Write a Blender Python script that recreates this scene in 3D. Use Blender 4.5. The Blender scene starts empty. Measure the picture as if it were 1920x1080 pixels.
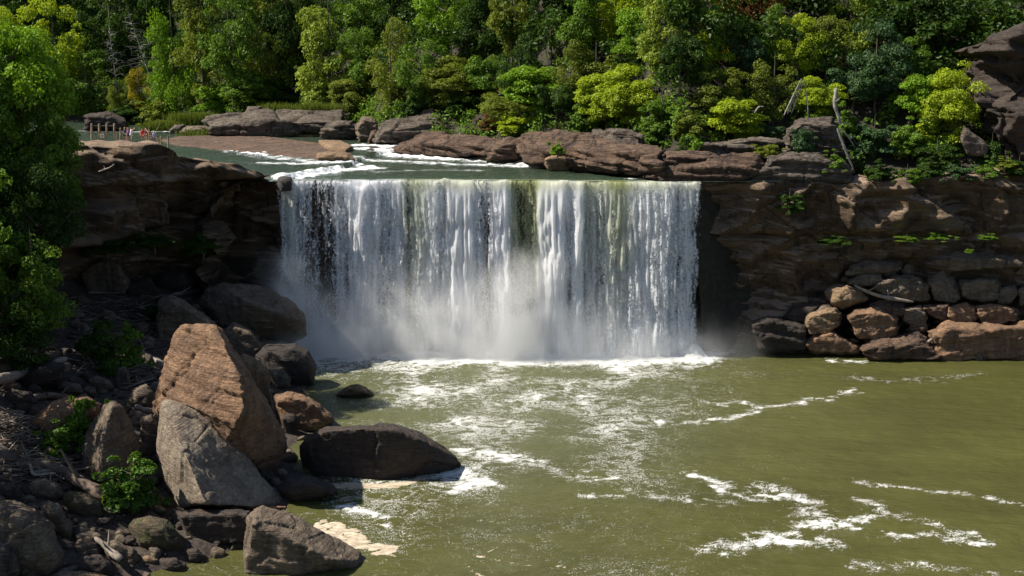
import bpy, bmesh, math, random, time
import numpy as np
from mathutils import Vector
T0=time.time()
S=bpy.context.scene
COL=S.collection
R=math.radians
# ------------------------------------------------------------ camera, world, sun, exposure
F=2087.0; HC=38.8; TH=math.atan(420/F)
cam=bpy.data.cameras.new('camera'); co=bpy.data.objects.new('camera',cam); COL.objects.link(co)
co.location=(0,0,HC); co.rotation_euler=(math.pi/2-TH,0,0)
cam.sensor_width=36; cam.lens=36*F/1920; cam.clip_start=0.5; cam.clip_end=3000
S.camera=co
SUN=Vector((-0.65,-0.01,0.75)).normalized()
W=bpy.data.worlds.new('World'); S.world=W; W.use_nodes=True
nt=W.node_tree; bgn=nt.nodes['Background']; sky=nt.nodes.new('ShaderNodeTexSky')
sky.sky_type='NISHITA'; sky.sun_disc=False
sky.sun_elevation=math.asin(SUN.z); sky.sun_rotation=math.atan2(SUN.x,SUN.y)
sky.altitude=300; sky.air_density=1.0; sky.dust_density=1.0
nt.links.new(sky.outputs[0],bgn.inputs[0]); bgn.inputs[1].default_value=0.065
sl=bpy.data.lights.new('sun','SUN'); sl.energy=5.0; sl.angle=R(0.53); sl.color=(1.0,0.92,0.78)
so=bpy.data.objects.new('sun',sl); COL.objects.link(so)
so.rotation_euler=SUN.to_track_quat('Z','Y').to_euler()
S.view_settings.view_transform='Standard'; S.view_settings.look='None'
S.view_settings.exposure=0.72; S.view_settings.gamma=1; S.view_settings.use_curve_mapping=False
cy=S.cycles
cy.use_denoising=True
cy.max_bounces=8; cy.diffuse_bounces=2; cy.glossy_bounces=2; cy.transmission_bounces=2
cy.transparent_max_bounces=12; cy.volume_bounces=4
cy.volume_step_rate=1.0; cy.volume_max_steps=64
cy.sample_clamp_indirect=4

# ------------------------------------------------------------ projection helpers (photo 1920x1080 -> world)
CT,ST=math.cos(TH),math.sin(TH)
def ray(px,py):
    r=(px-960)/F; d=(py-540)/F
    return r, CT-d*ST, -ST-d*CT
def P(px,py,Y):
    x,y,z=ray(px,py); t=Y/y
    return (x*t,Y,HC+z*t)
def G(px,py,z=0.0):
    x,y,zz=ray(px,py); t=(z-HC)/zz
    return (x*t,y*t,z)
def proj(X,Y,Z):
    z=Z-HC; f=Y*CT-z*ST; u=Y*ST+z*CT
    return 960+F*X/f, 540-F*u/f
# ------------------------------------------------------------ numpy noise
def _hash(ix,iy,iz,seed):
    h=(ix.astype(np.int64)*374761393+iy.astype(np.int64)*668265263+iz.astype(np.int64)*2147483647+seed*974634777)&0xffffffff
    h=((h^(h>>13))*1274126177)&0xffffffff
    h=((h^(h>>16))*2246822519)&0xffffffff
    return (h^(h>>15))&0xffffff
def vn(p,seed=0):
    p=np.asarray(p,float); i=np.floor(p); f=p-i; i=i.astype(np.int64)
    u=f*f*f*(f*(f*6-15)+10)
    out=0
    for dx in (0,1):
        wx=u[:,0] if dx else 1-u[:,0]
        for dy in (0,1):
            wy=u[:,1] if dy else 1-u[:,1]
            for dz in (0,1):
                wz=u[:,2] if dz else 1-u[:,2]
                h=_hash(i[:,0]+dx,i[:,1]+dy,i[:,2]+dz,seed)
                a=(h&0xfff)/4095.0*2-1; b=((h>>12)&0xfff)/4095.0*6.2832
                s=np.sqrt(np.maximum(0,1-a*a))
                g=s*np.cos(b)*(f[:,0]-dx)+s*np.sin(b)*(f[:,1]-dy)+a*(f[:,2]-dz)
                out=out+wx*wy*wz*g
    return out*1.6
def fbm(p,o=4,seed=0,lac=2.1,gain=.5):
    a=1;t=0;s=0;p=np.asarray(p,float)
    for k in range(o):
        s=s+a*vn(p,seed+k*17); t+=a; a*=gain; p=p*lac
    return s/t
def sst(x,a,b):
    t=np.clip((x-a)/(b-a),0,1); return t*t*(3-2*t)
def vor(p,seed=0):   # F1 distance and cell value
    p=np.asarray(p,float); i=np.floor(p).astype(np.int64); f=p-i
    d1=np.full(len(p),9.);d2=np.full(len(p),9.); c=np.zeros(len(p))
    for dx in (-1,0,1):
        for dy in (-1,0,1):
            for dz in (-1,0,1):
                a=i[:,0]+dx;b=i[:,1]+dy;cc=i[:,2]+dz
                q=np.stack([_hash(a,b,cc,seed+k)/16777215.0 for k in (1,2,3)],1)+np.array([dx,dy,dz])
                d=np.sqrt(((q-f)**2).sum(1)); v=_hash(a,b,cc,seed+9)/16777215.0
                m=d<d1
                d2=np.where(m,d1,np.minimum(d2,d)); c=np.where(m,v,c); d1=np.where(m,d,d1)
    return d1,d2,c
def segdist(X,Y,pts):
    D=np.full(X.shape,1e9)
    for (ax,ay),(bx,by) in zip(pts[:-1],pts[1:]):
        vx,vy=bx-ax,by-ay; L=vx*vx+vy*vy+1e-9
        t=np.clip(((X-ax)*vx+(Y-ay)*vy)/L,0,1)
        D=np.minimum(D,np.hypot(X-ax-t*vx,Y-ay-t*vy))
    return D
def inpoly(X,Y,pts):
    c=np.zeros(X.shape,bool); n=len(pts)
    for i in range(n):
        x1,y1=pts[i];x2,y2=pts[(i+1)%n]
        m=((y1>Y)!=(y2>Y))&(X<(x2-x1)*(Y-y1)/(y2-y1+1e-12)+x1); c^=m
    return c
# ------------------------------------------------------------ mesh / object helpers
def tag(o,label=None,cat=None,group=None,kind=None):
    if label:o['label']=label
    if cat:o['category']=cat
    if group:o['group']=group
    if kind:o['kind']=kind
    return o
def mesh_np(name,V,Fq,smooth=True,attrs=None):
    V=np.asarray(V,np.float32);Fq=np.asarray(Fq,np.int32);k=Fq.shape[1]
    me=bpy.data.meshes.new(name)
    me.vertices.add(len(V)); me.vertices.foreach_set('co',V.ravel())
    me.loops.add(Fq.size); me.loops.foreach_set('vertex_index',Fq.ravel())
    me.polygons.add(len(Fq)); me.polygons.foreach_set('loop_start',np.arange(0,Fq.size,k,dtype=np.int32))
    me.polygons.foreach_set('use_smooth',np.full(len(Fq),smooth,bool))
    me.update(calc_edges=True)
    if attrs:
        for n,a in attrs.items():
            at=me.attributes.new(n,'FLOAT','POINT'); at.data.foreach_set('value',np.asarray(a,np.float32))
    return me
def link(name,me,mat=None,parent=None,loc=None):
    o=bpy.data.objects.new(name,me); COL.objects.link(o)
    if mat and not me.materials: me.materials.append(mat)
    if parent:o.parent=parent
    if loc is not None:o.location=loc
    return o
def empty(name,loc,rz=0):
    o=bpy.data.objects.new(name,None);COL.objects.link(o);o.location=loc;o.rotation_euler=(0,0,rz);o.empty_display_size=.3
    return o
def gridfaces(nu,nv):
    a=np.arange(nu*nv).reshape(nu,nv)
    return np.stack([a[:-1,:-1],a[1:,:-1],a[1:,1:],a[:-1,1:]],-1).reshape(-1,4)
DG=bpy.context.evaluated_depsgraph_get
def evalmesh(me,mods):
    o=bpy.data.objects.new('tmp',me);COL.objects.link(o)
    for t,kw in mods:
        m=o.modifiers.new(t,t)
        for k,v in kw.items(): setattr(m,k,v)
    dg=DG(); dg.update(); ev=o.evaluated_get(dg)
    r=bpy.data.meshes.new_from_object(ev); bpy.data.objects.remove(o); bpy.data.meshes.remove(me)
    return r
# ------------------------------------------------------------ materials
def N(nt,t,**kw):
    n=nt.nodes.new(t)
    for k,v in kw.items():
        if k.startswith('i_'):
            key=k[2:]; key=int(key) if key.isdigit() else key
            n.inputs[key].default_value=v
        else: setattr(n,k,v)
    return n
def newmat(name):
    m=bpy.data.materials.new(name);m.use_nodes=True
    nt=m.node_tree;nt.nodes.clear();out=N(nt,'ShaderNodeOutputMaterial')
    return m,nt,out
def mathn(nt,op,a,b=None,c=None,clamp=False):
    n=nt.nodes.new('ShaderNodeMath');n.operation=op;n.use_clamp=clamp
    for i,v in enumerate((a,b,c)):
        if v is None: continue
        if hasattr(v,'links'): nt.links.new(v,n.inputs[i])
        else: n.inputs[i].default_value=v
    return n.outputs[0]
def mrange(nt,v,a,b,c=0,d=1):
    n=nt.nodes.new('ShaderNodeMapRange');n.interpolation_type='SMOOTHSTEP'
    nt.links.new(v,n.inputs[0])
    for i,x in enumerate((a,b,c,d)):
        if hasattr(x,'links'): nt.links.new(x,n.inputs[i+1])
        else: n.inputs[i+1].default_value=x
    return n.outputs[0]
def mixc(nt,f,a,b,mode='MIX'):
    n=nt.nodes.new('ShaderNodeMix');n.data_type='RGBA';n.blend_type=mode
    if hasattr(f,'links'): nt.links.new(f,n.inputs[0])
    else:n.inputs[0].default_value=f
    for i,v in ((6,a),(7,b)):
        if hasattr(v,'links'): nt.links.new(v,n.inputs[i])
        else: n.inputs[i].default_value=(*v,1)
    return n.outputs[2]
def noise(nt,vec,scale,detail=4,rough=.55,dist=0):
    n=N(nt,'ShaderNodeTexNoise');n.inputs['Scale'].default_value=scale;n.inputs['Detail'].default_value=detail
    n.inputs['Roughness'].default_value=rough;n.inputs['Distortion'].default_value=dist
    nt.links.new(vec,n.inputs['Vector']);return n.outputs[0]
def mapping(nt,vec,sc=(1,1,1),rot=(0,0,0),loc=(0,0,0)):
    n=N(nt,'ShaderNodeMapping');nt.links.new(vec,n.inputs[0])
    n.inputs['Scale'].default_value=sc;n.inputs['Rotation'].default_value=rot;n.inputs['Location'].default_value=loc
    return n.outputs[0]
def rock_mat(name,a,b,c,lichen=.3,wet=0,stain=.5,strata=1.0,moss=0,top=False):
    m,nt,out=newmat(name); bs=N(nt,'ShaderNodeBsdfPrincipled'); nt.links.new(bs.outputs[0],out.inputs[0])
    tc=N(nt,'ShaderNodeTexCoord'); v=tc.outputs['Object']
    n1=noise(nt,v,.32,6,.6,.6); n2=noise(nt,mapping(nt,v,(.5,.5,3.2),(.15,.1,0)),.9,6,.65,1.2)
    n3=noise(nt,v,3.2,5,.7)
    col=mixc(nt,mrange(nt,n1,.36,.62),a,b)
    col=mixc(nt,mathn(nt,'MULTIPLY',mrange(nt,n2,.52,.72),.75*strata),col,c)
    col=mixc(nt,mrange(nt,n3,.38,.7,0,.42),col,tuple(x*.42 for x in c))
    col=mixc(nt,mrange(nt,n3,.5,.28,0,.35),col,tuple(min(1,x*1.35) for x in a))
    # vertical dark water stains
    n4=noise(nt,mapping(nt,v,(1.1,1.1,.09)),1.0,4,.6,.4)
    col=mixc(nt,mathn(nt,'MULTIPLY',mrange(nt,n4,.52,.64),stain),col,(.028,.026,.027))
    if lichen>0:
        n5=noise(nt,v,1.6,7,.75,.3)
        col=mixc(nt,mathn(nt,'MULTIPLY',mrange(nt,n5,.56,.66),lichen),col,(.36,.34,.30))
    if moss>0:
        n6=noise(nt,v,.8,6,.7,.3)
        col=mixc(nt,mathn(nt,'MULTIPLY',mrange(nt,n6,.5,.6),moss),col,(.06,.075,.015))
    if top:  # up-facing rock painted lighter tan: sunlit brightness of the tops put into the colour
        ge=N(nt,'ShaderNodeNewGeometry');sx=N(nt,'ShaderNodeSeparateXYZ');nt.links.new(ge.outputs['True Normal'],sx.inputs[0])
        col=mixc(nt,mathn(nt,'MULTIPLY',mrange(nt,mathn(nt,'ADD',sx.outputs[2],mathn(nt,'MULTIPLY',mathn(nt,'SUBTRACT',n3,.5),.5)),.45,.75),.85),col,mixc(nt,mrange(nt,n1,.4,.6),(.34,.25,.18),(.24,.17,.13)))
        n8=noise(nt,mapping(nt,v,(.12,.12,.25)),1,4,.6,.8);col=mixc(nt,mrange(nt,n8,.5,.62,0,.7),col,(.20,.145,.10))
    nt.links.new(col,bs.inputs['Base Color'])
    bs.inputs['Roughness'].default_value=.88-.45*wet
    bs.inputs['Specular IOR Level'].default_value=.25+.3*wet
    bh=mathn(nt,'ADD',mathn(nt,'MULTIPLY',n2,.55*strata),mathn(nt,'MULTIPLY',n3,.32))
    n7=noise(nt,v,9,4,.75); bh=mathn(nt,'ADD',bh,mathn(nt,'MULTIPLY',n7,.12))
    # thin bedding lines
    w=noise(nt,mapping(nt,v,(.25,.25,7),(.12,.2,0)),1.0,3,.6,.8); bh=mathn(nt,'ADD',bh,mathn(nt,'MULTIPLY',mrange(nt,w,.45,.55),.12*strata))
    bp=N(nt,'ShaderNodeBump');bp.inputs['Strength'].default_value=1.0;bp.inputs['Distance'].default_value=.75
    nt.links.new(bh,bp.inputs['Height']);nt.links.new(bp.outputs[0],bs.inputs['Normal'])
    return m
M={}
M['brown']=rock_mat('sandstone_brown',(.32,.195,.118),(.19,.118,.078),(.13,.08,.06),.12,0,.3,.8)
M['tan']=rock_mat('sandstone_tan',(.35,.245,.15),(.24,.16,.10),(.13,.085,.06),.1,0,.4)
M['gray']=rock_mat('sandstone_gray',(.24,.19,.14),(.165,.125,.095),(.10,.072,.055),.25,0,.4)
M['lean']=rock_mat('sandstone_lean_slab',(.34,.285,.22),(.23,.18,.14),(.12,.09,.07),.35,0,.3,.7)
M['pale']=rock_mat('sandstone_pale',(.21,.172,.138),(.12,.094,.078),(.05,.038,.035),.4,0,.7,1.5)
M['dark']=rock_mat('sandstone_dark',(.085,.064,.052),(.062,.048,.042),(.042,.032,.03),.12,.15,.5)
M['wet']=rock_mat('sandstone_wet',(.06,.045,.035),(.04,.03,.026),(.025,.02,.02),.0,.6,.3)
M['mossy']=rock_mat('sandstone_mossy',(.13,.10,.06),(.08,.062,.045),(.045,.035,.03),.05,.2,.3,moss=.7)
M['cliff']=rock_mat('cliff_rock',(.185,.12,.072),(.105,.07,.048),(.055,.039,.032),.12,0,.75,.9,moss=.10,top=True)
M['cliffwet']=rock_mat('cliff_rock_wet',(.05,.045,.045),(.03,.03,.034),(.02,.02,.024),.0,.5,.5,1.0)
M['pink']=rock_mat('riverbed_slab',(.20,.130,.09),(.115,.075,.057),(.055,.038,.034),.18,0,.6,1.5)
def simple_mat(name,c,rough=.8,nz=.25,sc=4,bump=.1):
    m,nt,out=newmat(name);bs=N(nt,'ShaderNodeBsdfPrincipled');nt.links.new(bs.outputs[0],out.inputs[0])
    tc=N(nt,'ShaderNodeTexCoord');n=noise(nt,tc.outputs['Object'],sc,5,.6)
    col=mixc(nt,mrange(nt,n,.3,.7),tuple(x*(1-nz) for x in c),tuple(min(1,x*(1+nz)) for x in c))
    nt.links.new(col,bs.inputs['Base Color']);bs.inputs['Roughness'].default_value=rough
    bp=N(nt,'ShaderNodeBump');bp.inputs['Strength'].default_value=.5;bp.inputs['Distance'].default_value=bump
    nt.links.new(n,bp.inputs['Height']);nt.links.new(bp.outputs[0],bs.inputs['Normal'])
    return m
def wood_mat(name,c):
    m,nt,out=newmat(name);bs=N(nt,'ShaderNodeBsdfPrincipled');nt.links.new(bs.outputs[0],out.inputs[0])
    tc=N(nt,'ShaderNodeTexCoord');n=noise(nt,tc.outputs['Object'],1.4,6,.7,.8);n2=noise(nt,tc.outputs['Object'],9,4,.7)
    col=mixc(nt,mrange(nt,n,.35,.65),tuple(x*.5 for x in c),c);col=mixc(nt,mrange(nt,n2,.45,.65,0,.5),col,tuple(x*.35 for x in c))
    nt.links.new(col,bs.inputs['Base Color']);bs.inputs['Roughness'].default_value=.85
    bp=N(nt,'ShaderNodeBump');bp.inputs['Strength'].default_value=.6;bp.inputs['Distance'].default_value=.06
    nt.links.new(n2,bp.inputs['Height']);nt.links.new(bp.outputs[0],bs.inputs['Normal'])
    return m
M['bark']=wood_mat('bark',(.12,.095,.075))
M['drift']=wood_mat('weathered_driftwood',(.34,.285,.235))
M['driftdark']=wood_mat('dark_driftwood',(.17,.12,.09))
M['redlog']=wood_mat('reddish_log',(.33,.15,.09))
M['deadwood']=wood_mat('dead_wood',(.36,.33,.31))
M['post']=wood_mat('fence_post_wood',(.42,.31,.20))
M['soil']=simple_mat('hillside_soil',(.028,.024,.015),.95,.4,1.2,.2)
M['ground']=simple_mat('bank_ground',(.05,.038,.03),.95,.5,2.5,.25)
def leaf_mat(name,c,c2=None,trans=.32,vary=.35):
    m,nt,out=newmat(name)
    c2=c2 or (c[0]*1.35,c[1]*1.3,c[2]*.8)
    geo=N(nt,'ShaderNodeNewGeometry');oi=N(nt,'ShaderNodeObjectInfo');tc=N(nt,'ShaderNodeTexCoord')
    r=geo.outputs['Random Per Island']
    n=noise(nt,geo.outputs['Position'],.22,3,.6)
    f=mathn(nt,'ADD',mathn(nt,'MULTIPLY',r,.55),mathn(nt,'MULTIPLY',mrange(nt,n,.35,.68),.5),clamp=True)
    col=mixc(nt,f,tuple(x*(1-vary) for x in c),c2)
    col=mixc(nt,mathn(nt,'MULTIPLY',oi.outputs['Random'],.3),col,tuple(x*.72 for x in c))
    d=N(nt,'ShaderNodeBsdfDiffuse');t=N(nt,'ShaderNodeBsdfTranslucent');mx=N(nt,'ShaderNodeMixShader');mx.inputs[0].default_value=trans
    nt.links.new(col,d.inputs[0]);nt.links.new(mixc(nt,.5,col,(c2[0]*1.3,c2[1]*1.25,c2[2]*.4)),t.inputs[0])
    g=N(nt,'ShaderNodeBsdfGlossy');g.inputs['Roughness'].default_value=.45;g.inputs[0].default_value=(.8,.9,.8,1)
    mg=N(nt,'ShaderNodeMixShader');mg.inputs[0].default_value=.015
    nt.links.new(d.outputs[0],mx.inputs[1]);nt.links.new(t.outputs[0],mx.inputs[2])
    nt.links.new(mx.outputs[0],mg.inputs[1]);nt.links.new(g.outputs[0],mg.inputs[2])
    nt.links.new(mg.outputs[0],out.inputs[0])
    return m
L={}
L['dk']=leaf_mat('leaves_dark_green',(0.0405,0.0837,0.0162))
L['md']=leaf_mat('leaves_mid_green',(0.1158,0.2105,0.0300))
L['bl']=leaf_mat('leaves_blue_green',(0.0703,0.1484,0.0625),(.07,.13,.045))
L['br']=leaf_mat('leaves_bright_green',(0.1624,0.2940,0.0264))
L['yg']=leaf_mat('leaves_yellow_green',(0.2910,0.3855,0.0282))
L['ye']=leaf_mat('leaves_yellow',(0.2990,0.2645,0.0138),(.36,.30,.02))
L['ol']=leaf_mat('leaves_olive',(0.1674,0.2123,0.0376))
L['pa']=leaf_mat('leaves_pale_green',(0.2414,0.3199,0.0564))
L['rb']=leaf_mat('leaves_rust',(.16,.075,.03),(.22,.13,.03))
L['fg']=leaf_mat('leaves_foreground',(.05,.13,.018),(.12,.22,.02),.35)
L['gr']=leaf_mat('grass_green',(.10,.17,.03),(.2,.24,.04))

# ------------------------------------------------------------ ground shapes (functions of X,Y)
ZR=23.4
bank_px=[(-400,226),(160,233),(330,241),(430,250),(520,249),(600,254),(660,258),(690,266),(740,281),(930,292),(1000,305),(1060,312),(1190,319),(1240,330),(1300,341)]
BK=np.array([G(a,b,ZR)[:2] for a,b in bank_px]+[(29,153),(35,157),(60,157),(140,156)])
BK=BK[np.argsort(BK[:,0])]
def Yb(X): return np.interp(X,BK[:,0],BK[:,1])
def zhill(X,Y):
    X=np.asarray(X,float);Y=np.asarray(Y,float)
    d=(Y-Yb(X))*.86
    near=np.interp(X,[-20,10,30,60],[1.8,2.0,1.6,1.4])
    sl=np.interp(X,[-80,-20,20,60],[.62,.66,.85,.95])
    h=ZR-1.2+1.2*sst(d,-1,1.5)+near*sst(d,.5,7)+sl*np.maximum(0,d-6)
    h=np.where(h>95,95+(h-95)*.25,h)
    p=np.stack([X*.05,Y*.05,0*X],-1).reshape(-1,3)
    n=fbm(p,4,5).reshape(X.shape)
    return np.where(d>-2,h+n*np.clip(d*.3,0,6),np.where(Y>159,ZR-2.5+0*h,-6.0))
shore_px=[(520,640),(545,655),(592,690),(590,735),(560,745),(622,790),(560,835),(570,880),(630,905),(560,945),(535,955),(470,985),(455,1030),(400,1050),(300,1075),(200,1110),(100,1200)]
SH=np.array([G(a,b,0)[:2] for a,b in shore_px]);SH=SH[np.argsort(SH[:,1])]
SH=np.vstack([[-60,40],SH,[[-33,150],[-34,160]]])
def zbank(X,Y):
    X=np.asarray(X,float);Y=np.asarray(Y,float)
    d=np.interp(Y,SH[:,1],SH[:,0])-X
    z=-1.6+1.7*sst(d,-2.5,1.5)+.26*np.maximum(0,d-1)+.5*np.maximum(0,d-30)
    z=z+np.maximum(0,Y-128)*.22*sst(d,2,14)
    p=np.stack([X*.22,Y*.22,0*X],-1).reshape(-1,3)
    z=z+fbm(p,4,3).reshape(X.shape)*1.2*sst(d,0,6)
    return z
def hit(px,py,fn,y0=62,y1=520,floor=None):
    x,y,z=ray(px,py); Ys=np.arange(y0,y1,.25); t=Ys/y
    Z=HC+z*t; g=fn(x*t,Ys)
    if floor is not None:g=np.maximum(g,floor)
    k=np.argmax(Z<=g)
    if not (Z<=g).any():k=len(Ys)-1
    return x*t[k],Ys[k],g[k]

def heightfield(name,x0,x1,y0,y1,step,fn,mat,kind='structure',ystep=None):
    xs=np.arange(x0,x1+.01,step);ys=np.arange(y0,y1+.01,ystep or step)
    X,Y=np.meshgrid(xs,ys,indexing='ij');Z=fn(X,Y)
    me=mesh_np(name,np.stack([X,Y,Z],-1).reshape(-1,3),gridfaces(len(xs),len(ys)))
    o=link(name,me,mat);o['kind']=kind;return o
heightfield('hill',-420,330,148,640,3.0,zhill,M['soil'])
def zfar(X,Y): return np.full(np.shape(X),-3.0)
heightfield('riverbed',-1500,1500,-400,2200,100,zfar,M['ground'])
o=heightfield('riverbank',-150,-10,50,156,.7,zbank,M['ground'])

# ------------------------------------------------------------ water
def water_mat(name,deep,foamc,spd=1.0,tint=None):
    m,nt,out=newmat(name)
    bs=N(nt,'ShaderNodeBsdfPrincipled');nt.links.new(bs.outputs[0],out.inputs[0])
    tc=N(nt,'ShaderNodeTexCoord');v=tc.outputs['Object']
    at=N(nt,'ShaderNodeAttribute');at.attribute_name='foam';fo=at.outputs['Fac']
    a2=N(nt,'ShaderNodeAttribute');a2.attribute_name='scum';sc=a2.outputs['Fac']
    a3=N(nt,'ShaderNodeAttribute');a3.attribute_name='milk';mk=a3.outputs['Fac']
    n1=noise(nt,mapping(nt,v,(.55,.9,1)),.55*spd,6,.62,1.1)     # swirls
    n2=noise(nt,mapping(nt,v,(1,1.3,1)),2.6*spd,5,.65,.7)
    n3=noise(nt,v,8,3,.6)
    ridge=mathn(nt,'SUBTRACT',1.0,mathn(nt,'MULTIPLY',mathn(nt,'ABSOLUTE',mathn(nt,'SUBTRACT',n1,.5)),7.0),clamp=True)
    ridge2=mathn(nt,'SUBTRACT',1.0,mathn(nt,'MULTIPLY',mathn(nt,'ABSOLUTE',mathn(nt,'SUBTRACT',n2,.5)),6.0),clamp=True)
    lace=mathn(nt,'ADD',mathn(nt,'MULTIPLY',ridge,.42),mathn(nt,'MULTIPLY',ridge2,.30))
    lace=mathn(nt,'ADD',lace,mathn(nt,'MULTIPLY',mrange(nt,n3,.44,.62),.34))
    f=mrange(nt,mathn(nt,'ADD',lace,fo),.90,1.16)
    sdot=mrange(nt,mathn(nt,'ADD',mathn(nt,'MULTIPLY',n2,.6),mathn(nt,'ADD',mathn(nt,'MULTIPLY',n1,.5),sc)),.88,.95)
    c=mixc(nt,mrange(nt,noise(nt,mapping(nt,v,(.05,.12,1)),1,3,.5),.35,.65),deep,tuple(x*.78 for x in deep))
    c=mixc(nt,mk,c,tint or tuple(min(1,x*1.9+.02) for x in deep))
    c=mixc(nt,f,c,foamc)
    c=mixc(nt,sdot,c,mixc(nt,mrange(nt,noise(nt,mapping(nt,v,(.6,2.2,1),(0,0,.5)),1.6,5,.6,1.5),.35,.65),(.30,.235,.16),(.62,.54,.43)))
    nt.links.new(c,bs.inputs['Base Color'])
    ff=mathn(nt,'MAXIMUM',f,sdot)
    rg=N(nt,'ShaderNodeMapRange');nt.links.new(ff,rg.inputs[0]);rg.inputs[3].default_value=.16;rg.inputs[4].default_value=.9
    nt.links.new(rg.outputs[0],bs.inputs['Roughness']);bs.inputs['IOR'].default_value=1.33
    rip=noise(nt,mapping(nt,v,(.7,1.6,1)),1.5,5,.6,.5); rip2=noise(nt,mapping(nt,v,(1,1.8,1)),5.5,3,.6)
    rip3=noise(nt,mapping(nt,v,(.22,.6,1),(0,0,.15)),1.2,4,.6,.6)
    h=mathn(nt,'ADD',mathn(nt,'MULTIPLY',rip,.8),mathn(nt,'MULTIPLY',rip2,.25));h=mathn(nt,'ADD',h,mathn(nt,'MULTIPLY',rip3,1.6))
    h=mathn(nt,'ADD',h,mathn(nt,'MULTIPLY',ff,.18))
    bp=N(nt,'ShaderNodeBump');bp.inputs['Strength'].default_value=.65;bp.inputs['Distance'].default_value=.32
    nt.links.new(h,bp.inputs['Height']);nt.links.new(bp.outputs[0],bs.inputs['Normal'])
    return m
M['pool']=water_mat('pool_water',(.084,.086,.027),(.66,.67,.66),1.0,(.13,.145,.08))
M['river']=water_mat('river_water',(.032,.052,.030),(.82,.85,.88),1.3,(.05,.085,.055))

def gpts(l,z=0): return [G(a,b,z)[:2] for a,b in l]
def falls_y(x):  # base line of falls in plan
    return 147.0+0*x
# pool
xs=np.arange(-70,125,.3);ys=np.arange(58,156,.27)
X,Y=np.meshgrid(xs,ys,indexing='ij')
PX,PY=proj(X,Y,0*X)
q3=np.stack([X*.30,Y*.30,0*X],-1).reshape(-1,3);WX=fbm(q3,4,51).reshape(X.shape)*2.6;WY=fbm(q3,4,52).reshape(X.shape)*2.6
BR=fbm(np.stack([X*.9,Y*1.2,0*X],-1).reshape(-1,3),5,53,gain=.65).reshape(X.shape)
BL=fbm(np.stack([X*.12,Y*.12,0*X],-1).reshape(-1,3),4,54).reshape(X.shape)
foam=np.zeros_like(X)
# general lace: strongest near the falls foot, trailing toward the camera
inX=sst(X,-30,-18)*(1-sst(X,22,36))
foam+=(.30+.4*BL)*sst(Y,136,144.5)*sst(X,-34,-26)*(1-sst(X,27,33))
band=np.exp(-((PX-960)/330)**2)
foam+=(.14+.40*BL)*band*sst(PY,1000,800)*np.where(PY<1080,1,0)
foam+=(.16+.3*BL)*np.exp(-((PX-1080)/260)**2-((PY-735)/70)**2)
foam+=.20*np.exp(-((PX-720)/130)**2-((PY-930)/70)**2)
foam+=.10*sst(PX,1900,1200)
polys=[([(1305,890),(1345,903),(1362,912),(1352,920)],.9,.75),([(1340,915),(1390,930),(1430,938)],.5,.6),
([(1425,917),(1470,922),(1500,940),(1525,965),(1545,978)],1.5,.62),([(1440,930),(1490,938)],.7,.75),([(1500,985),(1570,985),(1600,978),(1650,968)],.7,.66),
([(1570,985),(1600,988)],.6,.75),([(1320,1028),(1380,1022),(1450,1012),(1490,995)],1.1,.68),([(1430,1020),(1560,1012)],.9,.7),
([(1620,940),(1660,955),(1700,970),(1750,980),(1790,998),(1830,1005)],.7,.62),([(1660,1002),(1720,1005),(1790,1012),(1845,1016)],1.0,.74),
([(1600,902),(1660,910),(1740,918),(1830,930),(1920,945)],.45,.66),([(1230,792),(1330,790),(1400,778),(1430,765),(1480,757),(1560,745),(1600,732)],.8,.64),
([(1340,755),(1380,752),(1430,765)],.8,.55),([(1590,707),(1680,715),(1760,712),(1830,700)],1.0,.42),([(1565,675),(1590,678),(1622,677)],1.2,.75),
([(1620,1065),(1700,1060),(1780,1070),(1900,1075)],1.0,.5),([(880,850),(960,855),(1010,870),(1060,885),(1090,895)],1.3,.5),
([(860,845),(920,845),(960,862)],.7,.6),([(1100,898),(1150,895)],.6,.72),([(1200,930),(1290,935),(1360,942)],.9,.52),
([(1085,927),(1160,930)],.5,.72),([(760,665),(800,690),(780,730),(770,750)],2.5,.4),([(640,910),(720,905),(830,895)],.8,.5),
([(835,895),(870,880),(905,905),(850,915)],1.2,.58),([(800,800),(900,790),(1000,800)],1.5,.3),([(860,760),(1000,740),(1200,745)],2.0,.3),
([(1130,665),(1250,670),(1370,660)],1.5,.5),([(640,950),(700,960),(730,985)],.5,.6)]
for pl,w,s in polys:
    D=segdist(X+WX*min(1,w),Y+WY*min(1,w),gpts(pl)); foam=np.maximum(foam,foam*.6+(s*.76+.55*BR)*np.exp(-(D/(w*(1.0+1.5*BR)+.05))**2))
foam+=(.85+.7*BR)*np.exp(-(np.maximum(0,146.8-Y)/3.0)**2)*sst(X,-31,-27)*(1-sst(X,25.5,29))
foam-=.06+.06*sst(PX,1100,1500)
foam+=.22*BL*sst(PX,1700,1000)
scum=np.full_like(X,-1.0)
def soft(pl,w): 
    pts=gpts(pl);xx=X+WX*.5;yy=Y+WY*.5;d=segdist(xx,yy,pts+[pts[0]]);return np.where(inpoly(xx,yy,pts),1,0)*np.clip(d/w,0,1)*(1.0+1.1*BR)
scum=np.maximum(scum,-.5+1.1*soft([(560,985),(600,968),(655,968),(680,990),(720,1012),(755,1018),(792,1022),(770,1042),(740,1055),(690,1048),(560,1000)],1.2))
scum=np.maximum(scum,-.5+1.25*soft([(600,912),(700,902),(830,893),(800,908),(720,918),(640,922)],.6))
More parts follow.
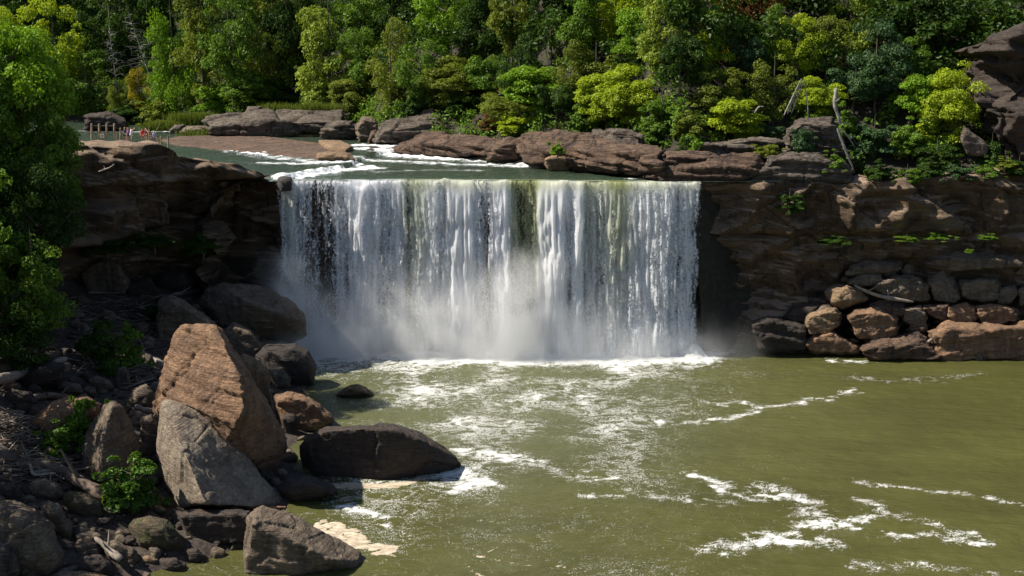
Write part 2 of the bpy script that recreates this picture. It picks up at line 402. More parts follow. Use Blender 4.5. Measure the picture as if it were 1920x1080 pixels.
for pl,w,s in [([(830,1015),(870,1045),(900,1075),(930,1100)],.35,.45),([(850,1020),(900,1048),(980,1058),(1075,1066)],.3,.45),([(905,1055),(925,1040),(942,1022)],.3,.4),
   ([(880,1070),(960,1080),(1060,1075)],.4,.4),([(640,935),(690,945),(720,965)],.3,.35),([(700,1000),(745,985)],.25,.3)]:
    scum=np.maximum(scum,-.55+(s+.5+.4*BR)*np.exp(-(segdist(X+WX*.5,Y+WY*.5,gpts(pl))/w)**2))
milk=np.clip(np.exp(-((X+2)/30)**2)*sst(PY,980,690)*.6,0,1)*sst(X,-32,-24)
pp=np.stack([X*.28,Y*.5,0*X],-1).reshape(-1,3)
Z=.17*fbm(pp,4,11).reshape(X.shape)
agit=np.clip(sst(Y,110,146)*inX,0,1)
pp2=np.stack([X*.9,Y*1.3,0*X],-1).reshape(-1,3)
Z+=fbm(pp2,3,12).reshape(X.shape)*(.06+.22*agit)
mound=np.exp(-((Y-146.2)/1.5)**2)*sst(X,-31,-27)*(1-sst(X,26,29))
pm=np.stack([X*.35,Y*.5,0*X],-1).reshape(-1,3)
Z+=mound*(.15+1.1*np.maximum(0,fbm(pm,4,21).reshape(X.shape)+.15))
for (mx,h,w) in ((24.3,1.7,1.6),(11,.5,4),(2,.4,3.5)):
    Z+=h*np.exp(-((X-mx)/w)**2-((Y-145.9)/1.2)**2)*(.75+.5*fbm(pp2*1.3,3,31).reshape(X.shape))
me=mesh_np('pool_water',np.stack([X,Y,Z],-1).reshape(-1,3),gridfaces(*X.shape),True,{'foam':foam.ravel(),'scum':scum.ravel(),'milk':milk.ravel()})
o=link('water',me,M['pool']);o['kind']='structure'
# far surround of pool (outside frame)
xs2=np.array([-400,-70.3,124.6,500]);ys2=np.array([-120,58.2,155.0]);
vv=[(500,58.2,0),(500,155,0),(124.4,155,0),(124.4,58.2,0),(-400,-120,0),(500,-120,0),(500,58.4,-.01),(-400,58.4,-.01)]
me=mesh_np('downstream',vv,[(0,1,2,3),(4,5,6,7)],True);o=link('water',me,M['pool']);o['kind']='structure'

# upper river
LIPY=149.2
xs=np.arange(-150,40,.4);ys=np.concatenate([np.arange(LIPY-.4,200,.4),np.arange(200,330,1.2)])
X,Y=np.meshgrid(xs,ys,indexing='ij');PX,PY=proj(X,Y,0*X+ZR)
foam=np.full_like(X,.02)
q3=np.stack([X*.5,Y*.5,0*X],-1).reshape(-1,3);WX=fbm(q3,4,61).reshape(X.shape)*1.6;BR=fbm(np.stack([X*.7,Y*.9,0*X],-1).reshape(-1,3),4,63).reshape(X.shape)
for pl,w,s in [([(665,285),(700,285),(760,293),(840,298),(940,303),(1050,312),(1110,315)],1.6,.85),([(668,300),(760,303),(860,308),(1000,312)],1.5,.55),
   ([(672,278),(720,278),(770,285)],1.8,.85),
   ([(520,338),(560,333),(600,326),(640,319),(680,317),(700,315)],.8,.95),([(655,304),(672,310),(700,315)],.7,.8),
   ([(470,292),(540,296),(620,304)],1.6,.48),([(430,285),(520,302),(600,312)],1.4,.50),([(500,312),(560,314),(640,310)],1.1,.55),
   ([(700,322),(820,318),(900,320)],.5,.4),([(1180,335),(1230,332)],.4,.5),
   ([(330,272),(420,276)],.8,.5),([(160,250),(270,252),(400,250)],1.2,.45)]:
    D=segdist(X+WX,Y+WX,gpts(pl,ZR)); foam=np.maximum(foam,foam*.5+(s*.9+.5*BR)*np.exp(-(D/(w*(1.5+1.5*BR)+.1))**2))
milk=.5*np.exp(-((Y-150)/4)**2)
pp=np.stack([X*.4,Y*.6,0*X],-1).reshape(-1,3);Z=ZR+fbm(pp,4,41).reshape(X.shape)*(.12+.5*np.clip(foam-.3,0,1))+.35*np.clip(foam-.4,0,1)
# rapid step: water beyond the white ledge line stands a little higher
st=gpts([(500,345),(560,333),(600,326),(640,319),(672,306),(700,292),(760,285)],ZR);stp=np.array(sorted(st))
Z+=.55*sst(Y-np.interp(X,stp[:,0],stp[:,1]),-.3,1.2)*(1-sst(X,-14,-6))
Z-=.0*Y
fade=sst(Y,LIPY,LIPY+2.0);Z=ZR+(Z-ZR)*fade
LC=1.1*np.sin((X+30)*.09)+.5*vn(np.stack([X*.16,0*X,0*X],-1).reshape(-1,3),79).reshape(X.shape)
Y=Y+(LC+.55)*(1-sst(Y,LIPY,LIPY+8))*sst(X,-34,-31)*(1-sst(X,27,30))
me=mesh_np('river',np.stack([X,Y,Z],-1).reshape(-1,3),gridfaces(*X.shape),True,{'foam':foam.ravel(),'scum':np.full(X.size,-1.),'milk':milk.ravel()})
o=link('river',me,M['river']);o['kind']='structure'

# ------------------------------------------------------------ waterfall
def falls_mat(name,bias,white=(.94,.96,1.0),seed=0,soft=.16):
    m,nt,out=newmat(name)
    au=N(nt,'ShaderNodeAttribute');au.attribute_name='u';av=N(nt,'ShaderNodeAttribute');av.attribute_name='v'
    fl=N(nt,'ShaderNodeAttribute');fl.attribute_name='flow';gr=N(nt,'ShaderNodeAttribute');gr.attribute_name='green'
    cx=N(nt,'ShaderNodeCombineXYZ');nt.links.new(au.outputs['Fac'],cx.inputs[0]);nt.links.new(av.outputs['Fac'],cx.inputs[1]);cx.inputs[2].default_value=seed*7.3
    v=cx.outputs[0]
    s1=noise(nt,mapping(nt,v,(.55,.035,1)),1,4,.6,.25)
    s2=noise(nt,mapping(nt,v,(2.6,.16,1)),1,4,.65,.35)
    s3=noise(nt,mapping(nt,v,(3.4,1.5,1)),1,5,.7,.9)
    s4=noise(nt,mapping(nt,v,(7.5,4.2,1)),1,3,.7,.4)
    t=mathn(nt,'ADD',mathn(nt,'MULTIPLY',s1,.20),mathn(nt,'MULTIPLY',s2,.18))
    t=mathn(nt,'ADD',t,mathn(nt,'MULTIPLY',s3,.34));t=mathn(nt,'ADD',t,mathn(nt,'MULTIPLY',s4,.28))
    th=mathn(nt,'SUBTRACT',.622+bias,mathn(nt,'MULTIPLY',fl.outputs['Fac'],.36))
    a=mrange(nt,mathn(nt,'SUBTRACT',t,th),-.015,soft*.34)
    cw=mixc(nt,gr.outputs['Fac'],white,(.42,.45,.16))
    cw=mixc(nt,mrange(nt,mathn(nt,'ADD',mathn(nt,'SUBTRACT',t,th),mathn(nt,'MULTIPLY',mathn(nt,'SUBTRACT',s4,.5),.30)),.09,-.03,0,.48),cw,(.46,.53,.70))
    d=N(nt,'ShaderNodeBsdfDiffuse');tr=N(nt,'ShaderNodeBsdfTranslucent');mx=N(nt,'ShaderNodeMixShader');mx.inputs[0].default_value=.5
    nt.links.new(cw,d.inputs[0]);nt.links.new(cw,tr.inputs[0])
    bp=N(nt,'ShaderNodeBump');bp.inputs['Strength'].default_value=.8;bp.inputs['Distance'].default_value=.35
    nt.links.new(t,bp.inputs['Height']);nt.links.new(bp.outputs[0],d.inputs['Normal'])
    nt.links.new(d.outputs[0],mx.inputs[1]);nt.links.new(tr.outputs[0],mx.inputs[2])
    tp=N(nt,'ShaderNodeBsdfTransparent');fm=N(nt,'ShaderNodeMixShader')
    nt.links.new(a,fm.inputs[0]);nt.links.new(tp.outputs[0],fm.inputs[1]);nt.links.new(mx.outputs[0],fm.inputs[2])
    nt.links.new(fm.outputs[0],out.inputs[0])
    return m
# flow table: px at lip, density, greenness
FT=np.array([(520,.45,0),(535,.5,0),(545,.5,.35),(552,.62,.3),(565,.45,0),(600,.40,0),(628,.42,0),(634,.55,0),(650,.45,0),(660,.62,0),(685,.78,0),(700,.55,0),(730,.48,0),
 (752,.6,0),(765,.45,.5),(790,.62,.35),(815,.66,0),(835,.5,.1),(850,.92,0),(880,.95,0),(892,.55,0),(915,.42,0),(938,.72,0),(952,.8,0),(960,.5,.5),(975,.45,.85),(1000,.45,.9),(1012,.8,.1),
 (1030,1.15,0),(1048,1.1,0),(1058,.62,0),(1068,.5,0),(1078,.85,0),(1086,.95,0),(1094,.5,.3),(1130,.52,.3),(1142,.62,.5),(1160,.6,.6),(1175,.62,.25),(1200,.68,0),(1225,.7,.1),(1245,.6,0),
 (1262,.5,0),(1285,.58,0),(1300,.6,0),(1310,.5,0),(1325,.2,0)],float)
XL=(FT[:,0]-960)/F*(LIPY/CT*0+151.5)
def falls_sheet(name,yoff,bias,seed,x0,x1,zt,zb,fwd):
    us=np.arange(x0,x1+.01,.16);vs=np.concatenate([np.linspace(0,1,9)[:-1]*1.2,np.arange(1.2,zt-zb+1.2,.28)])
    U,V=np.meshgrid(us,vs,indexing='ij')
    drop=np.maximum(0,V-1.2)
    fl=np.interp(U,XL,FT[:,1]);fl=.62+(fl-.62)*1.45-.5*(1-sst(U,x0-.2,x0+1.3))-.42*sst(U,x1-3.6,x1-.4);gr=np.interp(U,XL,FT[:,2])
    wob=vn(np.stack([U*.35,V*.05,0*U+seed],-1).reshape(-1,3),seed).reshape(U.shape)
    wob2=fbm(np.stack([U*1.3,V*.22,0*U+seed],-1).reshape(-1,3),3,seed+3).reshape(U.shape)
    out_=(fwd*(.7+.35*(fl-.5)))*np.sqrt(drop/23+1e-4)+.9*wob*np.sqrt(drop/23)+1.0*wob2*sst(drop,.5,6)+.45*vn(np.stack([U*2.2,V*.10,0*U+seed],-1).reshape(-1,3),seed+30).reshape(U.shape)*sst(drop,.2,3)
    LC=1.1*np.sin((U+30)*.09)+.5*vn(np.stack([U*.16,0*U,0*U],-1).reshape(-1,3),79).reshape(U.shape)
    Yf=LIPY-.4+LC+1.0-np.minimum(V,1.2)/1.2*1.0-out_+yoff
    Zf=zt-drop-.12*np.minimum(V,1.2)+(-.75*np.exp(-((U+20.6)/1.3)**2)+.40*vn(np.stack([U*.5,0*U,0*U],-1).reshape(-1,3),77).reshape(U.shape)+.14*vn(np.stack([U*1.9,0*U,0*U],-1).reshape(-1,3),78).reshape(U.shape))*sst(V,.1,1.0)*(1-sst(drop,1,6))
    Xf=U+.25*vn(np.stack([U*.2,V*.12,0*U],-1).reshape(-1,3),9).reshape(U.shape)*sst(drop,1,8)
    fade=sst(drop,0,2.0)
    f2=fl+.10*(1-fade)+.20*wob2*fade-.05*sst(drop,4,18)+.18*sst(drop,17,23)
    g2=gr*(1-.85*sst(drop,5,20))+.45*(1-sst(drop,0,1.6))*sst(U,-20,-8)
    me=mesh_np(name,np.stack([Xf,Yf,Zf],-1).reshape(-1,3),gridfaces(*U.shape),True,{'u':U.ravel(),'v':drop.ravel(),'flow':f2.ravel(),'green':np.clip(g2,0,1).ravel()})
    return me
x0,x1=float(XL[0]),float(XL[-1])
for nm,yo,b,sd,fw in (('waterfall',0,0,1,2.6),('waterfall',.9,-.015,2,2.4),('waterfall',-.55,.10,3,2.8)):
    me=falls_sheet(nm,yo,b,sd,x0 if sd!=3 else x0+.4,x1 if sd!=3 else x1-.3,ZR+.02,-.3,fw)
    o=link(nm,me,falls_mat('falls_water_%d'%sd,b,seed=sd));o['kind']='structure'
print('falls',time.time()-T0)

# ------------------------------------------------------------ cliffs (swept rock walls)
def cliff(name,plan,zb,offs,back,mat,du=.45,dv=.4,seed=0,label=None):
    pts=np.array(plan,float)   # x,y,ztop,s
    seg=np.hypot(np.diff(pts[:,0]),np.diff(pts[:,1]));L_=np.concatenate([[0],np.cumsum(seg)])
    us=np.arange(0,L_[-1],du);C=np.stack([np.interp(us,L_,pts[:,k]) for k in range(4)],1)
    # smooth plan a little
    for _ in range(4): C[1:-1]=(C[:-2]+2*C[1:-1]+C[2:])/4
    tx=np.gradient(C[:,0]);ty=np.gradient(C[:,1]);l=np.hypot(tx,ty)+1e-9
    nx,ny=ty/l,-tx/l          # outward (towards the camera for left->right plans)
    rows=[]
    for b,dz in back(C)[::-1]:
        rows.append(np.stack([C[:,0]-nx*b,C[:,1]-ny*b,C[:,2]+dz],-1))
    top=len(rows)
    nv=int((C[:,2].max()-zb)/dv)
    for k in range(nv+1):
        t=k/nv;z=C[:,2]+(zb-C[:,2])*t
        o=offs(C[:,3],z,C[:,2]); rows.append(np.stack([C[:,0]+nx*o,C[:,1]+ny*o,z],-1))
    V=np.stack(rows,1) # nu,nrow,3
    rows.append(None)
    P_=V.reshape(-1,3)
    q=P_.copy();q[:,2]*=1
    warp=fbm(P_*.12,2,seed+5)*1.5
    strat=np.stack([P_[:,0]*.10,P_[:,1]*.10,P_[:,2]*.9+warp*1.2],-1)
    n=fbm(P_*.09,3,seed)*2.2
    dg=np.stack([P_[:,0]*.10+P_[:,2]*.07,P_[:,1]*.1,P_[:,2]*.16-P_[:,0]*.05],-1)+warp[:,None]*.12
    n=n+1.7-5.0*np.abs(vn(dg,seed+12))-1.5*np.abs(vn(dg*2.3,seed+13))
    s1=fbm(strat,3,seed+1); s1=np.tanh(s1*4.5)*.34
    d1,d2,c=vor(np.stack([P_[:,0]*.06+warp*.25,P_[:,1]*.06,P_[:,2]*.17+P_[:,0]*.03+warp*.1],-1),seed+2)
    blk=(c-.5)*1.5 - .35*np.exp(-((d2-d1)/.035)**2)
    f=fbm(P_*.7,4,seed+3)*.30
    D=(n+s1+blk*1.5+f).reshape(V.shape[:2])
    ro=np.arange(V.shape[1])
    wt=np.interp(ro,[0,top-3,top,top+3],[.12,.25,.45,1.0])[None,:]*np.where((C[:,3]>525)&(C[:,3]<1300),.35,1)[:,None]
    V[:,:,0]+=nx[:,None]*D*wt;V[:,:,1]+=ny[:,None]*D*wt
    V[:,:,2]+=(D*.28)*np.where(ro<=top+1,1,0)[None,:]
    me=mesh_np(name,V.reshape(-1,3),gridfaces(V.shape[0],V.shape[1]),True)
    o=link(name,me,mat);o['kind']='structure'
    if label:o['label']=label
    return o
def PL(px,py,Y): x,y,z=P(px,py,Y);return (x,y,z,px)
lp=[(-95,105,34,-400),(-78,122,33,-250)]+[PL(*a) for a in [(-60,262,127),(60,264,131),(150,267,135),(205,270,137),(262,275,138),(290,270,139),(318,278,140),(335,288,141),(360,296,142),(400,300,143),(450,308,144.5),(495,325,146.5),(516,337,148.5)]]+[(-32.3,151.5,23.5,525),(-32.6,158,23.4,530)]
def loffs(s,z,zt):
    band=sst(z,23.4,24.3)
    mid=np.interp(s,[-100,330,345,520],[-4,-4,-6,-7])
    bel=np.interp(s,[-100,200,330,350,520],[-1.6,-.6,-2.5,-7,-8])
    low=np.interp(s,[-100,150,250,330,360,520],[-5,-8,-11,-12,-12,-9.5])
    o=np.where(z>22.2,mid,mid+(bel-mid)*sst(22.2-z,0,1.5))
    e=np.interp(s,[150,340,345,520],[17.2,18.6,20,20])
    o=o+(low-o)*sst(e-z,0,2.2)
    return o*(1-band)+band*np.interp(s,[0,330,345,400,402,520],[0,0,-.6,-.6,.4,0])
def lback(C):
    s=C[:,3];a=1-sst(s,325,345)
    return [(1.2,.25*a+0*s),(2.8,.5*a-.05*(1-a)),(4.2,.2*a-.35*(1-a)),(7,-.5*a-1.4*(1-a)),(12,-1.3*a-3*(1-a)),(17,-5+0*s),(20,-9+0*s)]
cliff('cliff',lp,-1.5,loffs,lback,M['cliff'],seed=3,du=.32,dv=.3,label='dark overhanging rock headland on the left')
rp=[(-58,162,22.6,300),(-40,157,22.8,420),(-33,154.8,22.8,500),(-20,155,22.8,700),(10,155,22.8,1100),(24.0,154.5,22.8,1290)]+[PL(*a) for a in [(1326,341,150.6),(1400,343,149.6),(1500,346,149.2),(1600,346,149),(1700,338,149),(1800,332,149.2),(1925,318,149.5)]]+[(100,149,26,2300),(150,140,28,2900)]
def roffs(s,z,zt):
    right=sst(s,1300,1330)
    o=-.0-.9*sst(22.5-z,0,1)
    o=o-1.5*np.exp(-((z-15.6)/.45)**2)-.9*sst(15.4-z,0,.8)-np.interp(s,[1300,1480,1600,2000],[2.5,1.0,3.5,3.5])*sst(15-z,0,9)
    o=o+1.4*sst(s,1630,1660)*np.exp(-((z-19)/2.4)**2)
    return o*right-1.2*sst(22-z,0,3)*(1-right)-.8*(1-right)*sst(10-z,0,6)
def rback(C):
    r=sst(C[:,3],1300,1330)
    return [(1.0,.1*r-.05),(3,.4*r-.1),(6,.3*r-.4),(12,-2+0*r),(16,-6+0*r)]
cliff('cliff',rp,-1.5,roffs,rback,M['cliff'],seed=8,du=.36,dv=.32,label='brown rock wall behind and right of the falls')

# ------------------------------------------------------------ rocks
rng=np.random.default_rng(7)
def hullmesh(lists,name='rock'):
    bm=bmesh.new()
    for pts in lists:
        b2=bmesh.new()
        for p in pts:b2.verts.new(p)
        r=bmesh.ops.convex_hull(b2,input=b2.verts)
        ex=[g for g in set(r['geom_interior'])|set(r['geom_unused']) if isinstance(g,bmesh.types.BMVert)]
        bmesh.ops.delete(b2,geom=ex,context='VERTS')
        tmp=bpy.data.meshes.new('t');b2.to_mesh(tmp);b2.free();bm.from_mesh(tmp);bpy.data.meshes.remove(tmp)
    me=bpy.data.meshes.new(name);bm.to_mesh(me);bm.free();return me
def rockify(me,voxel,seed,size,rough=1.0,bed=(.12,.1,1),layers=1.0,smooth=1):
    me=evalmesh(me,[('REMESH',dict(mode='VOXEL',voxel_size=voxel)),('SMOOTH',dict(factor=.5,iterations=smooth))])
    n=len(me.vertices);v=np.empty(n*3,np.float32);me.vertices.foreach_get('co',v);v=v.reshape(-1,3).astype(float)
    nn=np.empty(n*3,np.float32);me.vertices.foreach_get('normal',nn);nn=nn.reshape(-1,3)
    b=np.array(bed,float);b/=np.linalg.norm(b);o=seed*3.71
    s=v@b
    big=(fbm(v/(size*.5)+o,2,seed)*.022+np.abs(vn(v/(size*.42)+o+9,seed+6))*.022-.005)*size
    w=fbm(v/(size*.5)+o,2,seed+4)*.9
    st=np.stack([v[:,0]*.12+o,v[:,1]*.12,s*1.5+w*1.4],-1)
    lay=np.tanh(fbm(st,3,seed+1)*4)*.016*min(size,6)*layers
    d1,d2,c=vor(v/(size*.33)+o,seed+2)
    blk=(c-.5)*.03*size-.009*size*np.exp(-((d2-d1)/.05)**2)
    f=(fbm(v*1.1+o,5,seed+3,gain=.6)*.10+.06*np.abs(vn(v*.7+o,seed+21)))*min(1.2,size/4+.25)
    side=np.clip(1.25-np.abs(nn@b),.25,1)
    D=(big+lay*side+blk+f)*rough
    v=v+nn*D[:,None]
    me.vertices.foreach_set('co',v.astype(np.float32).ravel())
    me.polygons.foreach_set('use_smooth',np.ones(len(me.polygons),bool));me.update()
    return me
def rock(name,outline,Y,label,mat='brown',thick=None,style='block',front=None,seed=None,cat='boulder',group=None,rough=1.0,extra=None,bed=(.12,.1,1),down=0,layers=1.0,vx=3.2):
    seed=seed if seed is not None else (int(abs(outline[0][0])*7+outline[0][1])%9973)
    r=random.Random(seed)
    if isinstance(Y,tuple):
        oo=np.array(outline,float);xa,xb=oo[:,0].min(),oo[:,0].max();Ya,Yc=Y;YF=lambda px:Ya+(Yc-Ya)*(px-xa)/(xb-xa);Y=(Ya+Yc)/2
    else: YF=lambda px,Y=Y:Y
    o=np.array(outline,float);cx,cyy=o.mean(0);w=np.ptp(o[:,0]);h=np.ptp(o[:,1])
    s=Y/F/CT
    th=thick or .75*w*s
    def ring(k,ky,dy,up=0): return [P(cx+(a-cx)*k+r.uniform(-.02,.02)*w,cyy+(b-cyy)*ky+up*h+r.uniform(-.02,.02)*h,YF(a)+dy) for a,b in outline]
    L_=[P(a,b,YF(a)) for a,b in outline]
    if style=='block': L_+=ring(.90,.82,-.42*th,.07)+ring(.9,.86,.5*th,.0)
    elif style=='round': L_+=ring(.82,.8,-.32*th,.03)+ring(.45,.42,-.5*th,.05)+ring(.8,.8,.35*th,0)
    elif style=='wedge': L_+=ring(.8,.62,-.45*th,.18)+ring(.85,.8,.4*th,.0)
    elif style=='slab': L_+=ring(.97,.55,-.5*th,.25)+ring(.95,.8,.5*th,-.0)
    if front: L_=[p for p in ([P(a,b,Y) for a,b in outline]+ring(.85,.85,.45*th,0))]+[P(a,b,Y+d) for a,b,d in front]
    lists=[L_]
    if extra:
        for e in extra: lists.append([P(a,b,Y+d) for a,b,d in e])
    if down: lists[0]+= [(p[0],p[1],p[2]-down) for p in lists[0][:len(outline)]]
    A=np.array(lists[0]);base=Vector(((A[:,0].min()+A[:,0].max())/2,(A[:,1].min()+A[:,1].max())/2,A[:,2].min()))
    lists=[[tuple(Vector(p)-base) for p in l] for l in lists]
    size=max(w*s,h*s,.5)
    me=rockify(hullmesh(lists),max(vx*s*(1.0 if w>40 else .8),.06),seed,size*.8,rough,bed,layers)
    ob=link(name,me,M[mat],loc=base);tag(ob,label,cat,group);return ob
def zb2(X,Y): return np.maximum(zbank(X,Y),0)
def lrock(name,outline,label,mat='brown',dY=0,ybot=None,**kw):
    o=np.array(outline,float);cx=o[:,0].mean();pb=ybot or o[:,1].max()-.06*np.ptp(o[:,1])
    x,y,z=hit(cx,min(pb,1120),zb2)
    s=y/F; th=kw.get('thick') or .75*np.ptp(o[:,0])*s; kw['thick']=th
    return rock(name,outline,y+th*.42+dY,label,mat,**kw)

GB='boulders on the left bank'
# the large foreground boulders
lrock('boulder',[(284,770),(290,730),(312,690),(322,640),(335,610),(372,602),(408,605),(432,640),(462,688),(478,740),(500,790),(530,800),(532,845),(500,893),(430,880),(320,800)],'tallest reddish brown boulder, sunlit top with dark side, behind the leaning slab','brown',ybot=880,thick=9,
  front=[(400,622,-2.2),(428,660,-4.5),(448,705,-6.5),(458,765,-8),(440,800,-8.2),(345,760,-5.5),(300,772,-3),(470,850,-5.5),(400,868,-5),(505,800,-2.5),(515,850,-2)],bed=(.35,.2,1),group=GB,rough=1.25)
lrock('boulder',[(452,662),(478,668),(500,690),(508,745),(515,790),(480,790),(455,740)],'smaller tan sunlit boulder touching the right shoulder of the tallest boulder','tan',ybot=800,dY=6,group=GB)
lrock('boulder',[(300,752),(312,746),(345,755),(392,785),(440,830),(482,885),(534,940),(528,953),(470,955),(332,952),(310,920),(290,850)],'large leaning triangular gray slab with a pointed top beside the round leafy bush','lean',thick=8,
  front=[(306,762,-1.6),(328,806,-4.6),(352,862,-7.4),(385,945,-10),(340,948,-6),(470,950,-5.0),(296,852,-2.5),(315,915,-4)],bed=(.7,.25,.6),group=GB,layers=.5,rough=.8)
lrock('boulder',[(141,868),(150,832),(172,795),(196,758),(212,749),(232,760),(250,800),(262,838),(262,880),(250,905),(190,908),(143,898)],'pointed grayish brown boulder between two leafy bushes','gray',thick=6,
  front=[(208,765,-1.6),(196,810,-4),(190,860,-5.5),(195,902,-6),(160,880,-2.5),(235,895,-3.5)],bed=(.5,.2,.8),group=GB,layers=.5,rough=.9)
lrock('boulder',[(562,838),(578,812),(610,797),(680,793),(745,796),(790,812),(830,838),(864,868),(838,892),(760,896),(640,902),(575,892)],'long dark flat-topped boulder jutting into the pool','dark',thick=7,
  front=[(578,826,-3.2),(610,808,-3.8),(680,803,-4.2),(740,806,-4.2),(782,824,-4),(800,850,-3.6),(806,893,-2.6),(700,898,-3.4),(590,896,-2.6)],group=GB,rough=.8,layers=.4,down=.8)
lrock('boulder',[(456,1040),(468,958),(492,947),(540,958),(600,992),(650,1022),(692,1050),(650,1064),(570,1075),(458,1078)],'wedge-shaped gray boulder with its long slope at the pool edge beside tan foam','gray',thick=5,
  front=[(470,985,-3.2),(480,970,-2.6),(560,1018,-3.4),(620,1050,-3.2),(655,1060,-2),(560,1076,-3.0),(462,1074,-2.6)],bed=(.55,.2,.8),group=GB,down=.8)
lrock('boulder',[(-60,960),(0,938),(40,940),(70,955),(98,985),(118,1035),(122,1060),(100,1085),(40,1100),(-60,1100)],'big rounded brown boulder at the bottom left with layered sloping top','gray',thick=6,style='round',bed=(-.5,.2,.8),group=GB)
lrock('boulder',[(-40,1030),(-10,1014),(14,1015),(34,1030),(38,1070),(30,1110),(-40,1110)],'pale rounded boulder in the bottom left corner','pale',thick=2.5,style='round',group=GB,layers=.2)
lrock('boulder',[(60,1092),(110,1074),(160,1072),(205,1078),(230,1100),(60,1110)],'low light brown boulder cut by the bottom edge','tan',thick=3,style='round',group=GB,ybot=1110)
lrock('boulder',[(75,950),(90,938),(108,945),(128,975),(141,1005),(135,1016),(112,1006),(95,975)],'narrow slanting brown boulder right of the big rounded one','gray',bed=(.6,.2,.8),group=GB,style='round')
lrock('boulder',[(240,985),(252,972),(275,968),(312,975),(345,1005),(358,1035),(300,1042),(255,1025)],'split mossy boulder just below the round leafy bush','mossy',group=GB,style='round',bed=(.6,.2,.8))
lrock('boulder',[(46,915),(60,900),(85,896),(108,908),(122,930),(110,940),(60,938)],'round brown boulder under the driftwood log','gray',group=GB,style='round')
lrock('boulder',[(118,930),(130,920),(165,925),(192,945),(198,972),(160,978),(130,962)],'sunlit mossy cobble left of the round leafy bush','mossy',group=GB,style='round')
lrock('boulder',[(-20,910),(8,902),(26,912),(30,935),(10,942),(-20,940)],'small dark boulder at the left edge above the big rounded one','dark',group=GB,style='round')
lrock('boulder',[(138,1000),(150,993),(185,998),(212,1022),(205,1035),(150,1030)],'low brown slab boulder in the middle of the bottom left rocks','gray',group=GB)
lrock('boulder',[(132,1058),(150,1042),(190,1040),(214,1062),(212,1085),(140,1088)],'dark boulder near the bottom edge left of the broken branch','dark',group=GB,style='round')
lrock('boulder',[(190,1016),(215,1012),(250,1030),(262,1050),(235,1066),(205,1055)],'slanting dark slab beside the broken branch near the bottom','gray',group=GB)
lrock('boulder',[(58,815),(64,782),(92,757),(128,744),(170,745),(192,762),(185,830),(70,838)],'rounded sunlit brown boulder behind the tall leafy sapling','brown',group=GB,style='round')
lrock('boulder',[(234,762),(250,728),(272,720),(290,735),(292,768),(260,775)],'round gray boulder left of the tallest boulder','gray',group=GB,style='round')
lrock('boulder',[(362,768),(380,761),(398,764),(412,782),(409,808),(375,800)],'small tan block on the shoulder of the leaning slab','tan',group=GB,ybot=880,dY=1.0)
lrock('boulder',[(514,742),(540,734),(570,740),(600,758),(628,786),(600,805),(530,815)],'sloping brown boulder at the water behind the long dark one','brown',group=GB,bed=(.4,.2,.9))
lrock('boulder',[(528,778),(550,774),(562,790),(560,818),(530,818)],'small dark cube of rock between tallest boulder and long dark one','dark',group=GB,style='block')
lrock('boulder',[(514,915),(540,897),(580,892),(622,906),(636,924),(590,940),(525,948)],'low wet boulder at the water edge right of the leaning slab','dark',group=GB,style='round')
lrock('boulder',[(330,958),(400,955),(470,957),(468,1000),(455,1022),(345,1018)],'dark shaded block under the foot of the leaning slab','dark',group=GB,ybot=1025,style='block')
lrock('boulder',[(263,780),(285,775),(300,800),(296,850),(268,860)],'narrow gray boulder wedged between pointed boulder and leaning slab','gray',group=GB,style='block')
lrock('boulder',[(626,742),(640,737),(655,722),(672,719),(690,728),(702,741),(668,748)],'small lone mossy boulder standing in the shaded water','mossy',group=GB,style='round',down=.6)
lrock('boulder',[(348,1030),(370,1028),(385,1044),(372,1060),(350,1055)],'small dark cobble at the muddy pool edge near the bottom','dark',group=GB,style='round')
lrock('boulder',[(260,1045),(278,1040),(300,1050),(290,1062),(266,1060)],'small tan flat cobble near the bottom edge','tan',group=GB,style='round')
lrock('boulder',[(300,1048),(330,1045),(352,1062),(340,1075),(305,1070)],'flat dark cobble between two cobbles near the bottom','dark',group=GB,style='round')
lrock('boulder',[(0,955),(10,930),(40,905),(42,935),(20,950)],'dark stone tucked behind the big rounded boulder','dark',group=GB,style='round',ybot=940)
# mid talus
lrock('boulder',[(372,566),(385,545),(412,530),(452,530),(512,545),(560,572),(576,588),(574,628),(545,643),(470,635),(405,605)],'huge dark boulder with sharp nose beside the foot of the falls','gray',thick=9,group=GB,
  front=[(395,572,-2),(450,560,-4.5),(530,592,-4.8),(566,600,-3),(545,640,-1),(460,632,-2),(410,602,-3)],ybot=650,rough=.8)
lrock('boulder',[(290,600),(300,562),(318,552),(345,562),(392,595),(420,628),(412,655),(340,662),(295,645)],'dark ridged boulder behind the tallest boulder','gray',thick=6,group=GB)
lrock('boulder',[(478,665),(498,645),(552,643),(580,658),(592,685),(590,715),(560,728),(500,718)],'dark wet rounded boulder at the pool below the sharp-nosed boulder','wet',group=GB,style='round',ybot=722,down=.6)
lrock('boulder',[(410,625),(440,603),(470,618),(492,650),(488,672),(440,668)],'dark slab boulder leaning toward the wet boulder','gray',group=GB)
lrock('boulder',[(500,690),(528,686),(546,708),(545,728),(512,735)],'small dark brown boulder just right of the tallest boulder','gray',group=GB,style='round')
lrock('boulder',[(230,532),(250,522),(282,518),(297,548),(280,566),(245,560)],'angular dark block under the left overhang','dark',group=GB)
lrock('boulder',[(145,510),(165,490),(195,482),(222,488),(243,528),(236,552),(165,552)],'large shaded brown boulder at the foot of the left cliff','gray',group=GB,thick=5)
lrock('boulder',[(308,485),(325,462),(372,462),(410,480),(432,500),(428,520),(380,528),(318,510)],'layered shaded boulder in the left alcove','gray',group=GB,thick=5,bed=(-.3,.1,1),layers=2)
